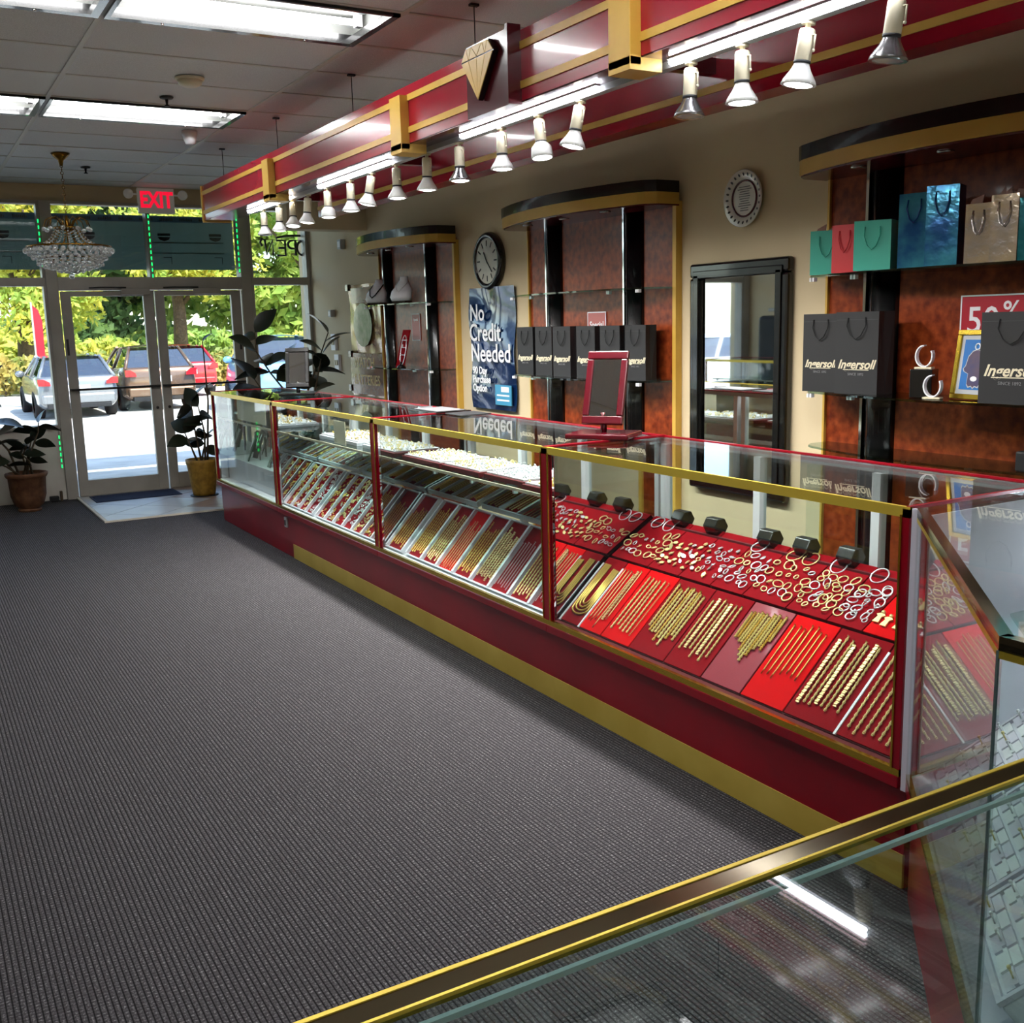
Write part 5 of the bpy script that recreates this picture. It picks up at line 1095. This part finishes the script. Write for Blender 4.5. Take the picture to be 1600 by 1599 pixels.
# ================================================================== PLANTS
def leaf_mesh():
    vs = []; fs = []; n_ = 8
    for i in range(n_+1):
        t = i/n_; w_ = .33*math.sin(PI*min(1, t*1.02))**.8*(1-.25*t); d = -.25*t*t
        vs += [(-w_, t, d+.06*math.sin(PI*t)), (0, t, d), (w_, t, d+.06*math.sin(PI*t))]
    for i in range(n_): a = 3*i; fs += [(a,a+1,a+4,a+3),(a+1,a+2,a+5,a+4)]
    vs += [(v[0], v[1], v[2]-.012) for v in vs]; m = 3*(n_+1); fs += [tuple(q+m for q in f)[::-1] for f in fs]
    return MB().add(vs, fs, None, True).mesh('leaf', 'leaf')
LEAF = leaf_mesh()
def add_leaf(t, P, d, size, roll=0):
    d = Vector(d).normalized(); X = d.cross(Vector((0,0,1))); X = X.normalized() if X.length > .05 else Vector((1,0,0)); M = frame(Vector(P)-Vector(ORG[t.name]), X, d) @ Matrix.Rotation(roll, 4, 'Y') @ Matrix.Scale(size, 4)
    o = bpy.data.objects.new('leaf', LEAF); COL.objects.link(o); o.parent = t; o.matrix_local = M; ORG[o.name] = ORG[t.name]
def plant(label, pot, potmat, prof, stems, seed, saucer=None, zpot=0, flute=0):
    r_ = random.Random(seed); x, y = pot; t = thing('potted_plant', label, 'plant', (x, y, zpot)); Mx = Matrix.Translation((x, y, zpot))
    pt = part('pot', MB().lathe(prof, 32, Mx, True, flute, 16), potmat, t); zr = prof[-3][1]
    part('soil', MB().lathe([(0,zr-.03),(prof[-3][0]*.93,zr-.03)], 20, Mx, False), 'soil', t)
    if saucer: part('saucer', MB().lathe(saucer, 24, Mx), potmat if potmat != 'pot_yellow' else 'black_matte', t)
    for (pts, n_, ls) in stems:
        P = [Vector((x+p[0], y+p[1], zpot+p[2])) for p in pts]; k = len(P); part('stem', MB().tube(P, [.011-.006*i/(k-1) for i in range(k)], 6), 'stem', t)
        for i in range(n_):
            f = .35+.65*(i+1)/n_; f = min(f, .999); s = f*(k-1); j = int(s); Q = P[j].lerp(P[j+1], s-j); a = i*2.4+r_.uniform(0, 1.5)
            add_leaf(t, Q, (math.cos(a), math.sin(a), r_.uniform(-.25,.9) if i < n_-1 else 1.2), ls*1.5*r_.uniform(.8,1.15), r_.uniform(-1.3,1.3))
    return t
plant('rubber plant in a fluted terracotta pot left of the doors', (.905, 10.2), 'terracotta', [(.08,.0),(.085,.03),(.12,.06),(.145,.14),(.155,.30),(.165,.305),(.175,.325),(.175,.345),(.15,.345),(.145,.30)], [
    ([(0,0,.3),(.04,-.02,.5),(.13,-.03,.7),(.14,-.03,.78)], 4, .13), ([(-.03,0,.3),(.03,.03,.48),(.07,.03,.62)], 3, .12), ([(-.05,.02,.3),(-.12,.02,.55),(-.24,.0,.72),(-.3,0,.95),(-.27,0,1.15)], 8, .19),
    ([(-.06,0,.3),(-.2,-.05,.52),(-.34,-.08,.7),(-.38,-.08,.9)], 6, .17), ([(.02,.02,.3),(-.02,-.05,.5),(.02,-.1,.6)], 3, .11), ([(-.02,-.04,.3),(-.16,-.1,.42),(-.3,-.14,.5)], 4, .12), ([(.05,0,.3),(.03,-.05,.45),(-.03,-.08,.52)], 3, .1)], 4, [(0,0),(.095,0),(.1,.02),(.08,.03)], flute=.02)
plant('rubber plant in a yellow textured pot at the counter end', (2.40, 9.98), 'pot_yellow', [(.10,.02),(.105,.04),(.14,.30),(.15,.33),(.15,.36),(.135,.36),(.13,.32)], [
    ([(0,0,.3),(-.04,0,.6),(-.06,0,.9)], 6, .17), ([(.03,0,.3),(.04,-.02,.6),(.0,-.02,.85)], 4, .15), ([(-.03,0,.3),(-.1,-.02,.5),(-.14,0,.62)], 3, .15), ([(.05,0,.3),(.1,0,.9),(.09,0,1.45)], 1, .1), ([(0,.04,.3),(.06,.04,.55)], 3, .13)], 9, [(0,0),(.13,0),(.13,.02),(.1,.02)])
plant('rubber plant with broad dark leaves behind the far end of the counter', (3.25, 9.55), 'terracotta', [(.12,.0),(.14,.06),(.18,.36),(.2,.42),(.2,.46),(.18,.46),(.17,.4)], [
    ([(0,0,.4),(-.1,-.05,.9),(-.3,-.1,1.15),(-.42,-.1,1.35),(-.42,-.1,1.52)], 8, .2), ([(0,0,.4),(.05,0,.9),(.2,.05,1.2),(.33,.05,1.5)], 7, .2), ([(0,.02,.4),(-.05,.05,.9),(-.12,0,1.25)], 6, .19),
    ([(.02,0,.4),(.1,-.05,.85),(.16,-.1,1.15),(.2,-.1,1.3)], 6, .15), ([(-.03,0,.4),(-.25,-.05,.8),(-.45,-.1,1.1)], 5, .2)], 14)
# door mat
t = thing('door_mat', 'dark navy door mat at the threshold of the left door', 'mat', (1.85, 10.42, .013)); part('mat_body', MB().box(1.46, 2.24, 10.17, 10.58, .013, .02), 'mat_navy', t, .003)
mb = MB()
for k in range(20): mb.box(1.48, 2.22, 10.182+k*.0195, 10.192+k*.0195, .02, .0225)
part('ribs', mb, 'mat_navy', t)
t = thing('door_stop', 'small black door stop on the carpet by the white knee wall', 'door stop', (1.16, 10.6, 0)); part('wedge', MB().box(1.12,1.2,10.58,10.65,0,.05), 'black_matte', t, .008); part('pin', MB().box(1.215,1.235,10.61,10.66,.0,.09), 'stem', t)
# ================================================================== FAR SIDE of the shop (seen in the mirrors)
showcase('showcase on the far side of the shop, nearer the doors, seen in the wall mirror', (-.75, 9.75, 0), 1.75, PI, group='far side showcases'); showcase('showcase on the far side of the shop, second from the doors', (-.75, 7.98, 0), 1.75, PI, group='far side showcases'); showcase('showcase on the far side of the shop, third from the doors', (-.75, 6.21, 0), 1.75, PI, group='far side showcases')
for k, (y, m_) in enumerate(((9.3,'tray_black'),(8.85,'white_tray'),(8.4,'tray_black'),(7.5,'white_tray'),(6.9,'tray_black'))):
    t = thing('display_tray', 'jewellery tray in the far side showcases, %s from the doors' % ordinal(k), 'display tray', (-1.05, y, .349), group='trays of the far side showcases'); part('tray', MB().box(-1.25,-.85,y-.17,y+.17,.349,.40), m_, t, .004); part('insert', MB().box(-1.22,-.88,y-.14,y+.14,.40,.408), 'velvet' if k % 2 else 'white', t)
    part('rings', MB().add(*(lambda m: (m.v, m.f))((lambda m: [m.ball(.008, (random.uniform(-1.2,-.9), y+random.uniform(-.13,.13), .414), 6, 4) for i in range(30)] and m)(MB()))), 'gold_pale', t, stuff=True)
t = thing('coat_rack', 'black covered rack by the far left wall seen in the mirror', 'rack', (-2.0, 9.7, 0)); part('cover', MB().box(-2.2,-1.75,9.35,9.95,.05,1.55), 'black_matte', t, .05); part('top_bar', MB().tube([(-2.0,9.3,1.62),(-2.0,10.0,1.62)], .02, 8), 'alu', t); part('post', MB().tube([(-2.0,9.65,0),(-2.0,9.65,1.62)], .02, 8), 'alu', t)
